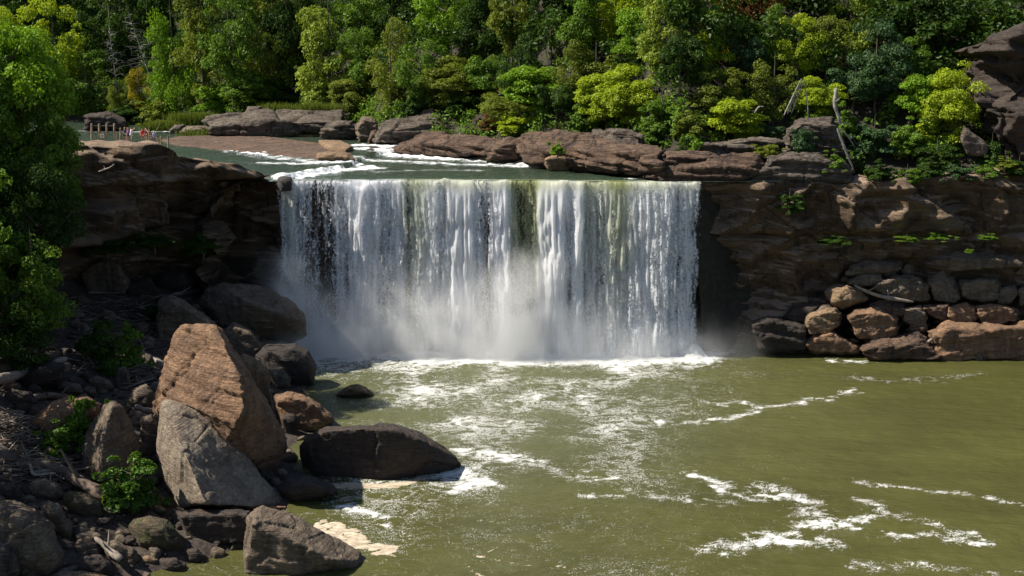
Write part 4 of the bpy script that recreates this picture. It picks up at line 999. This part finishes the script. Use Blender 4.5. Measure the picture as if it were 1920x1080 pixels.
gtree(250,968,838,128,'g1','fg','round bright green leafy bush in front of the leaning slab')
gtree(105,862,775,105,'g1','fg','low leafy green bush left of the pointed boulder')
gtree(168,850,712,78,'g2','fg','tall leafy sapling with sunlit tips left of the pointed boulder')
gtree(232,700,598,100,'g1','md','dark green shrub in the shade left of the tallest boulder')
gtree(188,690,580,80,'g2','dk','darker shrub just left of the shaded shrub')
gtree(205,705,640,50,'g2','fg','small lit sprig at the foot of the shaded shrubs')
gtree(292,600,548,60,'g2','dk','dark shrub under the alcove log')
gtree(445,505,462,85,'s1','dk','dark shrub on the ledge in the left alcove')
gtree(380,480,435,90,'s2','dk','dark shrub on the layered alcove boulder',Y=143)
gtree(200,480,430,110,'s1','dk','dark hanging plants under the left cliff belly',Y=137)
gtree(290,470,432,100,'s2','dk','dark plants under the right part of the left cliff belly',Y=138)
GC='small plants on the rocks'
for a in [(1045,292,265,34,'s2','br','small bright shrub growing on the widest shelf',161),(1028,272,262,10,'s2','br','tiny sprig left of the small bright shrub',163),
 (1700,452,436,60,'s1','md','green fern strip in the ledge crack of the right cliff',147.6),(1760,450,434,60,'s2','md','green ferns right end of the ledge crack of the right cliff',147.6),
 (1560,458,440,70,'s2','dk','dark ferns in the ledge crack nearer the falls',147.6),(1817,474,462,20,'s1','br','single bright fern on the lower right cliff',147),
 (1850,448,436,40,'s2','md','small green plant on the ledge near the right edge',147.6),(1480,400,350,60,'s1','dk','dark ferns hanging high on the wall right of the falls',148.6),
 (500,238,222,60,'s1','ol','sparse shrub growing from the striped ledge',236),(192,257,246,14,'s2','yg','yellow-green tuft by the tallest fence posts',143),
 (1890,320,296,50,'s2','ol','olive plant above the rim near the right edge',150)]:
    gtree(*a[:7],name='small_plant',cat='plant',group=GC,Y=a[7])
GV='bushes along the rim of the right cliff'
for a in [(1505,292,228,52,'s1','bl','blue-green vine bush covering the left of the gray rock face',152.5),(1562,330,282,56,'s2','md','green bush at the right end of the stained ledge rock',150.2),
 (1440,296,262,60,'s1','ol','olive bush spilling over the back of the stained ledge rock',153),(1650,346,300,70,'s2','dk','dark bush on the rim under the rounded blue-green bush',150),
 (1700,346,306,64,'s1','md','mid-green bush on the rim beside the pale rim stone',150.6),(1748,344,296,70,'s2','dk','dark bush on the rim right of the pale rim stone',150.2),
 (1800,342,300,66,'s1','bl','blue-green bush on the rim near the corner',150.4),(1850,338,302,60,'s2','md','mid-green bush on the rim, second from the right edge',150.4),(1908,332,290,66,'s1','dk','dark bush on the rim cut by the right edge',150.6)]:
    gtree(*a[:7],name='rim_bush',cat='bush',group=GV,Y=a[7])
# ------------------------------------------------------------ dead trees and driftwood
def curve3(p,n=10,j=.0,r=None):
    p=np.array(p,float);t=np.linspace(0,1,len(p));tt=np.linspace(0,1,n)
    q=np.stack([np.interp(tt,t,p[:,k]) for k in range(3)],1)
    if r is not None:q[1:-1]+=r.normal(size=(n-2,3))*j
    for _ in range(2):q[1:-1]=(q[:-2]+2*q[1:-1]+q[2:])/4
    return q
def obj_tubes(name,paths,mat,parent=None,base=None):
    base=base if base is not None else Vector(paths[0][0][0])
    V,Fq=tube_mb(paths);V=V-np.array(base);me=mesh_np(name,V,Fq,True)
    return link(name,me,mat,parent,None if parent else base)
def deadtree(px,bot,top,lab,seed,lean=0,fn=zhill):
    x,y,z=hit(px,bot,fn,y0=149);s=y/F;h=(bot-top)*s;r=np.random.default_rng(seed)
    e=empty('dead_tree',(x,y,z));tag(e,lab,'tree','bare gray trees')
    tr=curve3([(0,0,0),(lean*h*.5,0,h*.5),(lean*h,0,h)],12,.08,r);rad=np.linspace(.2,.04,12)
    obj_tubes('trunk',[(tr,rad)],M['deadwood'],e,Vector((0,0,0)))
    ps=[]
    for k in range(46):
        t=r.uniform(.25,.98);b=np.array([np.interp(t,np.linspace(0,1,12),tr[:,i]) for i in range(3)])
        a=r.uniform(0,6.28);l=h*.24*(1.15-t)*r.uniform(.6,1.3)+.5
        e_=b+np.array([math.cos(a)*l,math.sin(a)*l,l*r.uniform(-.25,.35)])
        m=(b+e_)/2+np.array([0,0,l*.12]);c=curve3([b,m,e_],6,.06,r);ps.append((c,np.linspace(.07,.02,6)))
        for q in range(2):
            s0=c[r.integers(2,5)];e2=s0+r.normal(size=3)*l*.22;ps.append((curve3([s0,e2],3),np.linspace(.035,.015,3)))
    obj_tubes('branches',ps,M['deadwood'],e,Vector((0,0,0)))
deadtree(222,185,52,'left bare gray tree standing in front of the dark woods',1,-.06)
deadtree(297,190,28,'taller right bare gray tree leaning left before the dark woods',2,-.28)
GD='driftwood on the left bank'
def log(pts,rad,lab,mat='drift',group=GD,name='driftwood_log',fn=zb2,up=.35,seed=1,Y=None,knots=2):
    r=np.random.default_rng(seed);w=[]
    for i,(a,b) in enumerate(pts):
        if Y is None: x,y,z=hit(a,b,fn);p=P(a,b,y-up*1.5)
        else: p=P(a,b,Y if np.isscalar(Y) else Y[i])
        w.append(p)
    n=14;q=curve3(w,n,rad[0]*.25,r);ra=np.interp(np.linspace(0,1,n),np.linspace(0,1,len(rad)),rad)*r.uniform(.85,1.15,n)
    ra[0]*=.6;ra[-1]*=.5;paths=[(q,ra)]
    for k in range(knots):
        i=r.integers(2,n-2);d=r.normal(size=3);d[2]=abs(d[2])*.8;d/=np.linalg.norm(d);l=ra[i]*r.uniform(3,6)
        paths.append((curve3([q[i],q[i]+d*l*.6,q[i]+d*l+np.array([0,0,l*.1])],4),np.linspace(ra[i]*.4,ra[i]*.12,4)))
    o=obj_tubes(name,paths,M[mat]);return tag(o,lab,'driftwood' if 'driftwood' in name else 'branch',group)
log([(-30,722),(40,700),(124,672)],[.55,.5,.42],'pale leaning log over the dark rounded boulder at the left',up=2.2,seed=1)
log([(-20,700),(60,682),(112,662)],[.6,.55,.5],'thick brown log lying just above the pale leaning log','driftdark',up=1.5,seed=2)
log([(-30,870),(60,866),(132,861)],[.28,.3,.2],'long straight gray log lying level beside the pointed boulder',up=.6,seed=3)
log([(30,872),(95,872),(150,902),(205,935)],[.3,.5,.6,.5],'thick dark trunk sloping down to the round leafy bush','driftdark',up=1.0,seed=4,knots=4)
log([(60,888),(110,880),(165,905)],[.2,.24,.14],'slim gray pole resting against the thick sloping trunk',up=1.0,seed=5)
log([(55,868),(62,892),(105,887)],[.14,.12,.1],'forked pale branch in front of the level gray log',up=1.4,seed=6,name='driftwood_branch')
log([(288,957),(400,955),(536,951)],[.13,.17,.14],'straight reddish log under the foot of the leaning slab','redlog',up=1.0,Y=[93,92.2,92.5],seed=7)
log([(178,1006),(205,1032),(228,1050)],[.16,.28,.35],'broken branch stump pointing up from the bottom rocks',up=.8,seed=8)
log([(240,775),(268,785),(292,796)],[.4,.4,.35],'short cut log between tallest boulder and pointed boulder','driftdark',up=1.2,seed=9,knots=1)
log([(252,762),(272,768),(296,772)],[.3,.3,.25],'short log on top of the cut log','drift',up=2.0,seed=10)
log([(322,553),(365,546),(416,534)],[.28,.32,.3],'long tan log leaning on the sharp-nosed boulder in the alcove','drift',up=1.0,seed=11)
log([(262,662),(290,676),(320,692)],[.4,.45,.35],'gray split log left of the tallest boulder','drift',up=1.5,seed=12)
log([(262,682),(288,694),(306,708)],[.3,.3,.25],'second split log below the gray one','driftdark',up=1.5,seed=13)
log([(256,720),(290,708),(322,698)],[.12,.12,.08],'thin stick rising toward the tallest boulder',up=1.0,seed=14)
log([(58,748),(90,741),(130,742)],[.35,.35,.25],'reddish brown log behind the tall leafy sapling','driftdark',up=.8,seed=15)
log([(140,650),(165,636),(192,634)],[.13,.12,.1],'pale crooked branch arching over the pale small stone',up=1.6,seed=16,name='driftwood_branch')
log([(172,618),(188,640),(204,664)],[.09,.09,.07],'thin mossy stick leaning over the pale small stone',up=2,seed=17,name='driftwood_branch')
log([(1602,535),(1635,552),(1672,560),(1712,566)],[.15,.28,.3,.22],'gray driftwood log on the right boulder pile',Y=147.2,seed=18,group='driftwood on the right pile')
log([(1738,643),(1752,632),(1768,622)],[.2,.2,.15],'short stick leaning on the largest right block',Y=145,seed=19,group='driftwood on the right pile')
log([(1862,606),(1872,617)],[.08,.06],'small pale stick on the right block row',Y=145.4,seed=20,group='driftwood on the right pile',knots=0)
log([(1900,618),(1915,628),(1930,632)],[.1,.08,.08],'pale stick at the right edge on the largest block',Y=145,seed=21,group='driftwood on the right pile',knots=1)
GF='bare stems on the right slope'
for i,(a,b,r_) in enumerate([([(1470,216),(1485,185),(1502,148)],'leftmost slanting bare stem beside the olive feathery tree',.1),([(1476,214),(1490,180),(1505,150)],'second slanting bare stem from the left',.1),
  ([(1484,212),(1494,185),(1507,152)],'third slanting bare stem from the left',.09),([(1515,225),(1514,190),(1508,152)],'upright bare stem right of the slanting ones',.09),
  ([(1568,165),(1565,200),(1576,232)],'thick gray dead stem beside the blue-green crown',.28),([(1570,240),(1582,275),(1600,318)],'long bent fallen trunk hanging down to the cliff rim',.2),
  ([(1574,240),(1590,255),(1602,275)],'short bare branch beside the fallen trunk',.1),([(1568,228),(1582,230),(1594,236)],'curled bare twig at the top of the fallen trunk',.1)]):
    log(a,[r_,r_,r_*.6],b,'deadwood',GF,name='bare_stem',Y=150.5,seed=30+i,knots=1)
log([(1415,212),(1422,200),(1432,200)],[.15,.12,.08],'crooked bare branch above the pale stone blocks','deadwood',GF,name='bare_stem',Y=152,seed=41)
log([(185,322),(205,315),(215,308)],[.12,.1,.06],'small dead branch stuck on the left cliff face','deadwood','dead branch on the cliff',name='bare_stem',Y=131.5,seed=42,knots=4)
# brushwood and loose stones: too many to count
def brush(areas,n,lab,seed):
    r=np.random.default_rng(seed);ps=[]
    for (x0,y0,x1,y1),m in zip(areas,n):
        for k in range(m):
            px,py=r.uniform(x0,x1),r.uniform(y0,y1);x,y,z=hit(px,py,zb2);l=r.uniform(.8,3.6);a=r.normal()*.8
            d=np.array([math.cos(a),math.sin(a),r.normal()*.22]);p0=np.array([x,y,z+r.uniform(.1,.9)])
            ps.append((curve3([p0-d*l/2,p0+r.normal(size=3)*.15,p0+d*l/2],5,.08,r),np.linspace(1,.5,5)*r.uniform(.03,.09)))
    return ps
areas=[(140,560,330,640),(150,640,330,700),(0,790,60,870),(0,868,140,915),(330,570,420,620),(240,700,300,740)]
for nm,mt,sd,f in (('brushwood','drift',3,1),('brushwood','driftdark',4,1.6)):
    ps=brush(areas,[int(k*f) for k in (60,60,45,60,25,20)],'',sd);o=obj_tubes(nm,ps,M[mt]);o['kind']='stuff'
# loose stones
def stones(name,n,areafn,rmin,rmax,mat,seed,lab):
    r=np.random.default_rng(seed);base=[]
    for k in range(6):
        pts=r.normal(size=(16,3));pts/=np.linalg.norm(pts,axis=1)[:,None];pts*=np.array([1,.8,.6])*r.uniform(.8,1.1,(16,1))
        me=evalmesh(hullmesh([[tuple(p) for p in pts]]),[('REMESH',dict(mode='VOXEL',voxel_size=.16)),('SMOOTH',dict(factor=.5,iterations=1))])
        v=np.empty(len(me.vertices)*3,np.float32);me.vertices.foreach_get('co',v);v=v.reshape(-1,3)
        v=v*(1+.12*fbm(v*1.7+k,3,k))[:,None]
        fq=np.array([p.vertices[:] for p in me.polygons if len(p.vertices)==4]);base.append((v,fq));bpy.data.meshes.remove(me)
    V=[];Fc=[];off=0
    for i in range(n):
        x,y,z=areafn(r);v,fq=base[r.integers(6)];s=rmin+(rmax-rmin)*r.random()**2.5;a=r.uniform(0,6.28);tl=r.normal()*.3
        q=v*s;c,sn=math.cos(tl),math.sin(tl);q=np.stack([q[:,0],q[:,1]*c-q[:,2]*sn,q[:,1]*sn+q[:,2]*c],1)
        c,sn=math.cos(a),math.sin(a);q=np.stack([q[:,0]*c-q[:,1]*sn,q[:,0]*sn+q[:,1]*c,q[:,2]],1)+np.array([x,y,z+s*.15])
        V.append(q);Fc.append(fq+off);off+=len(v)
    o=link(name,mesh_np(name,np.vstack(V),np.vstack(Fc),True),M[mat]);o['kind']='stuff';o['label']=lab
def ar(r):
    while True:
        px=r.uniform(-20,640);py=r.uniform(560,1090);x,y,z=hit(px,py,zb2)
        if z>-.05 and zbank(x,y)>-.3 and x>-70:return x,y,max(z,-.1)
stones('loose_stones',520,ar,.25,1.5,'gray',5,'loose gray stones between the boulders')
stones('loose_stones',420,ar,.2,1.2,'dark',6,'loose dark stones between the boulders')
def ar2(r):
    px=r.uniform(1470,1940);py=r.uniform(600,665);return P(px,py,149.5-(py-600)/65*3)
stones('loose_stones',110,ar2,.3,1.0,'gray',7,'small stones in the gaps of the right boulder pile')
def ar3(r):
    px=r.uniform(590,1330);x=(px-960)/F*200;d=r.uniform(-1,7);y=float(Yb(np.interp(px,[590,1330],[-40,27])));x=np.interp(px,[590,1330],[-40,27])
    return x,y+d,float(zhill(x,y+d))
stones('loose_stones',260,ar3,.3,1.6,'pink',8,'broken stones along the far bank')
# grass on the far shore
def tufts(name,pts,h,n,mat,seed,lab):
    r=np.random.default_rng(seed);V=[];k=0
    c=np.repeat(np.array(pts),n,0);m=len(c);p=c+np.stack([r.normal(size=m)*1.1,r.normal(size=m)*.6,0*c[:,0]],1)
    a=r.uniform(0,6.28,m);w=.06;hh=h*r.uniform(.5,1.2,m);dx=np.cos(a)*w;dy=np.sin(a)*w;lx=r.normal(size=m)*.25*hh;ly=r.normal(size=m)*.25*hh
    V=np.stack([p+np.stack([-dx,-dy,0*a],1),p+np.stack([dx,dy,0*a],1),p+np.stack([lx+dx*.3,ly+dy*.3,hh],1),p+np.stack([lx-dx*.3,ly-dy*.3,hh],1)],1).reshape(-1,3)
    o=link(name,mesh_np(name,V,np.arange(m*4).reshape(m,4),False),L[mat]);o['kind']='stuff';o['label']=lab
r=np.random.default_rng(3)
gp=[P(r.uniform(282,330),r.uniform(238,246),248) for _ in range(30)]+[P(r.uniform(330,400),r.uniform(222,240),250) for _ in range(60)]+[P(r.uniform(500,640),r.uniform(204,212),244) for _ in range(22)]+[P(r.uniform(350,640),r.uniform(250,256),236) for _ in range(20)]
tufts('grass',gp,1.5,120,'gr',1,'bright grass on the far shore')
print('wood',time.time()-T0)

# ------------------------------------------------------------ railing and people on the cliff
rail=empty('railing',P(200,258,143));tag(rail,'weathered wooden post railing with cables along the left cliff top','railing')
posts=[(134,431-180+10,258,.1,142),(171.7,232,258,.13,143),(185.8,232,258,.13,143),(200,232,258,.13,143),(214.2,232,257.5,.13,143),(225.8,240,257.5,.11,143.4),(218.7,249.5,258,.07,144),(238,251,260,.07,142.6),(261.7,250.5,262,.07,142.6),(301.3,255.5,272,.09,141.3),(315.3,254.6,274,.11,141)]
tops=[]
for px,t,b,rr,Y in posts:
    p0=Vector(P(px,b+4,Y));p1=Vector(P(px,t,Y))
    V,Fq=tube_mb([(np.array([p0,p0.lerp(p1,.5),p1,p1+Vector((0,0,.03))]),[rr,rr,rr*.95,.02])]);V=V-np.array(rail.location)
    link('post',mesh_np('post',V,Fq,False),M['post'],rail);tops.append((px,p0,p1))
def cable(a,b,f,sag=.06):
    A=a[1].lerp(a[2],f);B=b[1].lerp(b[2],f);q=[A.lerp(B,t)-Vector((0,0,sag*4*t*(1-t))) for t in np.linspace(0,1,7)]
    V,Fq=tube_mb([(np.array(q),[.022]*7)]);V=V-np.array(rail.location);link('cable',mesh_np('cable',V,Fq,True),M['deadwood'],rail)
tall=tops[1:5]
for a,b in zip(tall[:-1],tall[1:]): cable(a,b,.9);cable(a,b,.55)
cable(tops[4],tops[5],.85);cable(tops[0],tops[1],.6);cable(tops[5],tops[7],.8);cable(tops[8],tops[9],.8);cable(tops[9],tops[10],.85)
# small white notice board on two legs
sg=empty('notice_board',P(192,260,142.2));tag(sg,'small white board standing between two tall posts','sign')
wm=simple_mat('white_paint',(.72,.72,.72),.6,.05);dkm=simple_mat('dark_print',(.09,.09,.11),.6,.1)
def box(name,x0,x1,y0,y1,z0,z1,mat,parent):
    V=[(x,y,z) for x in (x0,x1) for y in (y0,y1) for z in (z0,z1)]
    me=mesh_np(name,V,[(0,1,3,2),(4,6,7,5),(0,4,5,1),(2,3,7,6),(0,2,6,4),(1,5,7,3)],False);return link(name,me,mat,parent)
box('panel',-.24,.24,-.03,.03,.12,.62,wm,sg);box('leg',-.2,-.15,-.02,.02,-.3,.12,M['post'],sg);box('leg',.15,.2,-.02,.02,-.3,.12,M['post'],sg)
box('printed_symbol',-.12,.12,-.034,-.0305,.26,.44,dkm,sg)
skin=simple_mat('skin',(.50,.31,.22),.6,.08)
def cloth(n,c):return simple_mat(n,c,.85,.15,8,.02)
def skinmesh(name,V,E,Rr,sub=1):
    me=bpy.data.meshes.new(name);me.from_pydata(V,E,[]);me.update()
    o=bpy.data.objects.new('tmp',me);COL.objects.link(o);m=o.modifiers.new('s','SKIN')
    if not me.skin_vertices: 
        bpy.context.view_layer.objects.active=o
    for i,sv in enumerate(me.skin_vertices[0].data): sv.radius=(Rr[i][0],Rr[i][1]) if isinstance(Rr[i],tuple) else (Rr[i],Rr[i])
    me.skin_vertices[0].data[0].use_root=True
    m.use_smooth_shade=True;s=o.modifiers.new('u','SUBSURF');s.levels=sub
    dg=DG();dg.update();r_=bpy.data.meshes.new_from_object(o.evaluated_get(dg));bpy.data.objects.remove(o);bpy.data.meshes.remove(me);return r_
def person(px,py,Y,face,lab,shirt,lower,hairc,arms='down',sit=False,hat=None,scale=1.0,longhair=False,holds=False):
    e=empty('person',P(px,py,Y),face);e.scale=(scale,)*3;tag(e,lab,'person','people on the cliff top')
    hz=.52 if sit else .93
    J=dict(pel=(0,0,hz),sp=(0,.01,hz+.22),ch=(0,0,hz+.42),nk=(0,0,hz+.58),hd=(0,-.02,hz+.70),ht=(0,-.01,hz+.79))
    if sit:
        for s,n in((-1,'l'),(1,'r')):
            J['h'+n]=(s*.09,-.03,hz-.02);J['k'+n]=(s*.12,-.42,hz+.02);J['a'+n]=(s*.11,-.46,.08);J['t'+n]=(s*.12,-.62,.04)
    else:
        for s,n in((-1,'l'),(1,'r')):
            J['h'+n]=(s*.09,0,hz-.06);J['k'+n]=(s*.11,-.02,.49);J['a'+n]=(s*.12,.02,.08);J['t'+n]=(s*.13,-.14,.03)
    for s,n in((-1,'l'),(1,'r')):
        J['s'+n]=(s*.18,0,hz+.49)
        up= arms=='up' or (arms=='right_up' and n=='r')
        if up: J['e'+n]=(s*.22,-.24,hz+.50);J['w'+n]=(s*.10,-.40,hz+.68)
        elif arms=='reach' and n=='r': J['e'+n]=(s*.32,-.2,hz+.62);J['w'+n]=(s*.42,-.38,hz+.80)
        else: J['e'+n]=(s*.24,.02,hz+.22);J['w'+n]=(s*.24,-.10,hz-.02)
    nm=list(J);ix={k:i for i,k in enumerate(nm)}
    rad=dict(pel=(.15,.11),sp=(.13,.10),ch=(.16,.11),nk=.055,hd=(.085,.10),ht=(.065,.075))
    for n in 'lr': rad.update({'h'+n:.085,'k'+n:.06,'a'+n:.042,'t'+n:.035,'s'+n:.055,'e'+n:.04,'w'+n:.028})
    E=[('pel','sp'),('sp','ch'),('ch','nk'),('nk','hd'),('hd','ht')]
    for n in 'lr':E+=[('pel','h'+n),('h'+n,'k'+n),('k'+n,'a'+n),('a'+n,'t'+n),('ch','s'+n),('s'+n,'e'+n),('e'+n,'w'+n)]
    # short hands: palm plus five fingers
    V=[J[k] for k in nm];RR=[rad[k] for k in nm];EE=[(ix[a],ix[b]) for a,b in E]
    for n in 'lr':
        w=Vector(J['w'+n]);d=(w-Vector(J['e'+n])).normalized();side=d.cross(Vector((0,1,.3))).normalized()
        V.append(tuple(w+d*.07));RR.append((.035,.018));pi=len(V)-1;EE.append((ix['w'+n],pi))
        for f,(o_,l) in enumerate(((-.03,.06),(-.01,.075),(.01,.078),(.03,.065),(.045,.04))):
            V.append(tuple(w+d*(.07+l if f<4 else .05)+side*o_*1.2));RR.append(.009);EE.append((pi,len(V)-1))
    b=link('body',skinmesh('body',V,EE,RR),skin,e)
    def sub(name,keys,edges,grow,mat,over={}):
        ii={k:i for i,k in enumerate(keys)};v=[J[k] if k in J else over[k][0] for k in keys]
        rr=[]
        for k in keys:
            q=over[k][1] if k in over else rad[k];rr.append((q[0]+grow,q[1]+grow) if isinstance(q,tuple) else q+grow)
        return link(name,skinmesh(name,v,[(ii[a],ii[c]) for a,c in edges],rr),mat,e)
    mid={}
    for n in 'lr':
        m=tuple((np.array(J['s'+n])*.35+np.array(J['e'+n])*.65));mid['m'+n]=(m,.05)
        mid['q'+n]=(tuple(np.array(J['h'+n])*.25+np.array(J['k'+n])*.75),.07)
    sub('shirt',['sp','pel','ch','nb','sl','sr','ml','mr'],[('sp','pel'),('sp','ch'),('ch','nb'),('ch','sl'),('ch','sr'),('sl','ml'),('sr','mr')],.022,shirt,{**mid,'nb':((0,0,hz+.52),.07)})
    sub('shorts',['pel','hl','hr','ql','qr'],[('pel','hl'),('pel','hr'),('hl','ql'),('hr','qr')],.028,lower,mid)
    H=(0,.025,hz+.74);hk={'h0':(H,(.085,.105)),'h1':((0,.01,hz+.815),(.06,.08))}
    ks=['h0','h1'];ed=[('h0','h1')]
    if longhair: hk['h2']=((0,.09,hz+.58),(.07,.04));ks.append('h2');ed.append(('h0','h2'))
    sub('hair' if not hat else 'hat',ks,ed,.02,hairc,hk)
    if holds: 
        w=(np.array(J['wl'])+np.array(J['wr']))/2;box('phone',-.08,.08,w[1]-.09,w[1]-.075,w[2]+.02,w[2]+.13,dkm,e)
    return e
C_=cloth
person(235.2,264,143,R(-20),'person in a black top with short gray hair, leftmost at the railing',C_('black_cloth',(.02,.02,.025)),C_('navy_cloth',(.03,.03,.06)),C_('gray_hair',(.35,.32,.30)))
person(241.5,264.5,143.2,R(150),'person with long blonde hair in a purple top beside the one in black',C_('purple_cloth',(.25,.12,.38)),C_('denim_cloth',(.08,.12,.16)),C_('blonde_hair',(.55,.38,.16)),longhair=True,scale=.97)
person(247,265,142.6,R(120),'person in a white outfit with dark hair holding up a phone with both arms',C_('white_cloth',(.75,.74,.80)),C_('white_skirt',(.72,.70,.80)),C_('dark_hair',(.07,.035,.02)),arms='up',holds=True)
person(268,266,142.6,R(10),'person in a bright red shirt with dark hair',C_('red_cloth',(.65,.03,.05)),C_('red_shorts',(.45,.04,.05)),C_('black_hair',(.02,.015,.015)),scale=.96)
person(274.5,266,143.3,R(-30),'person in dark maroon standing behind the red shirt',C_('maroon_cloth',(.13,.015,.03)),C_('brown_cloth',(.12,.06,.06)),C_('maroon_hair',(.05,.02,.02)),scale=1.04)
person(281.5,267,142.5,R(200),'person in tan clothes pointing upriver with one arm',C_('tan_cloth',(.36,.26,.16)),C_('khaki_cloth',(.25,.17,.11)),C_('light_brown_hair',(.25,.16,.08)),arms='reach',scale=.95)
person(290,267.5,141.6,R(70),'person in a lavender shirt sitting at the right of the group',C_('lavender_cloth',(.45,.42,.72)),C_('blue_shorts',(.10,.10,.22)),C_('gray_blonde_hair',(.48,.38,.28)),sit=True,scale=1.15)
print('people',time.time()-T0)
# ------------------------------------------------------------ spray at the foot of the falls
def mist(name,x0,x1,y0,y1,z0,z1,dens,plumes,lab):
    me=mesh_np(name,[(x,y,z) for x in (x0,x1) for y in (y0,y1) for z in (z0,z1)],[(0,1,3,2),(4,6,7,5),(0,4,5,1),(2,3,7,6),(0,2,6,4),(1,5,7,3)],False)
    m,nt,out=newmat(name);vs=N(nt,'ShaderNodeVolumePrincipled');nt.links.new(vs.outputs[0],out.inputs[1])
    vs.inputs['Color'].default_value=(.985,.99,1,1);vs.inputs['Anisotropy'].default_value=0.0
    geo=N(nt,'ShaderNodeNewGeometry');sp=N(nt,'ShaderNodeSeparateXYZ');nt.links.new(geo.outputs['Position'],sp.inputs[0])
    x,y,z=sp.outputs
    n=noise(nt,mapping(nt,geo.outputs['Position'],(.22,.22,.16)),1,3,.55,.4)
    tot=None
    for (cx,cy,cz,rx,ry,rz,k) in plumes:
        q=None
        for c,ce,rr in ((x,cx,rx),(y,cy,ry),(z,cz,rz)):
            t=mathn(nt,'DIVIDE',mathn(nt,'SUBTRACT',c,ce),rr);t=mathn(nt,'MULTIPLY',t,t);q=t if q is None else mathn(nt,'ADD',q,t)
        g=mathn(nt,'MULTIPLY',mathn(nt,'POWER',2.718,mathn(nt,'MULTIPLY',q,-1)),k);tot=g if tot is None else mathn(nt,'ADD',tot,g)
    # fade to nothing before every face of the box
    def edge(c,a,b,w): return mathn(nt,'MULTIPLY',mrange(nt,c,a,a+w),mrange(nt,c,b,b-w))
    d=mathn(nt,'MULTIPLY',tot,mathn(nt,'MULTIPLY',edge(x,x0,x1,3),mathn(nt,'MULTIPLY',edge(y,y0,y1,1.2),mrange(nt,z,z1,z1-3))))
    d=mathn(nt,'MULTIPLY',d,mrange(nt,n,.30,.62,.12,1.0));d=mathn(nt,'MULTIPLY',d,dens*1.05)
    nt.links.new(d,vs.inputs['Density'])
    o=link(name,me,m);o['kind']='stuff';o['label']=lab;m.volume_intersection_method='FAST' if hasattr(m,'volume_intersection_method') else None
    return o
try:
    mist('mist',-36,36,137.5,148.3,-.2,16,1.0,[(-29.8,145.2,0,2.6,2.4,8,1.9),(-25.5,145.2,0,4.6,2.3,4.6,1.5),(-16,146,0,8,1.6,6.5,.7),(-6,146,0,8,1.6,6,.65),(1,145.6,0,4.5,2,9.5,.85),(9,146,0,8,1.7,4.6,.7),(19,146,0,9,1.5,3.0,.6),(29,146.5,0,4,2,3,.03)],'white spray mist rising at the foot of the falls')
except Exception as ex: print('mist',ex)
print('done',time.time()-T0)
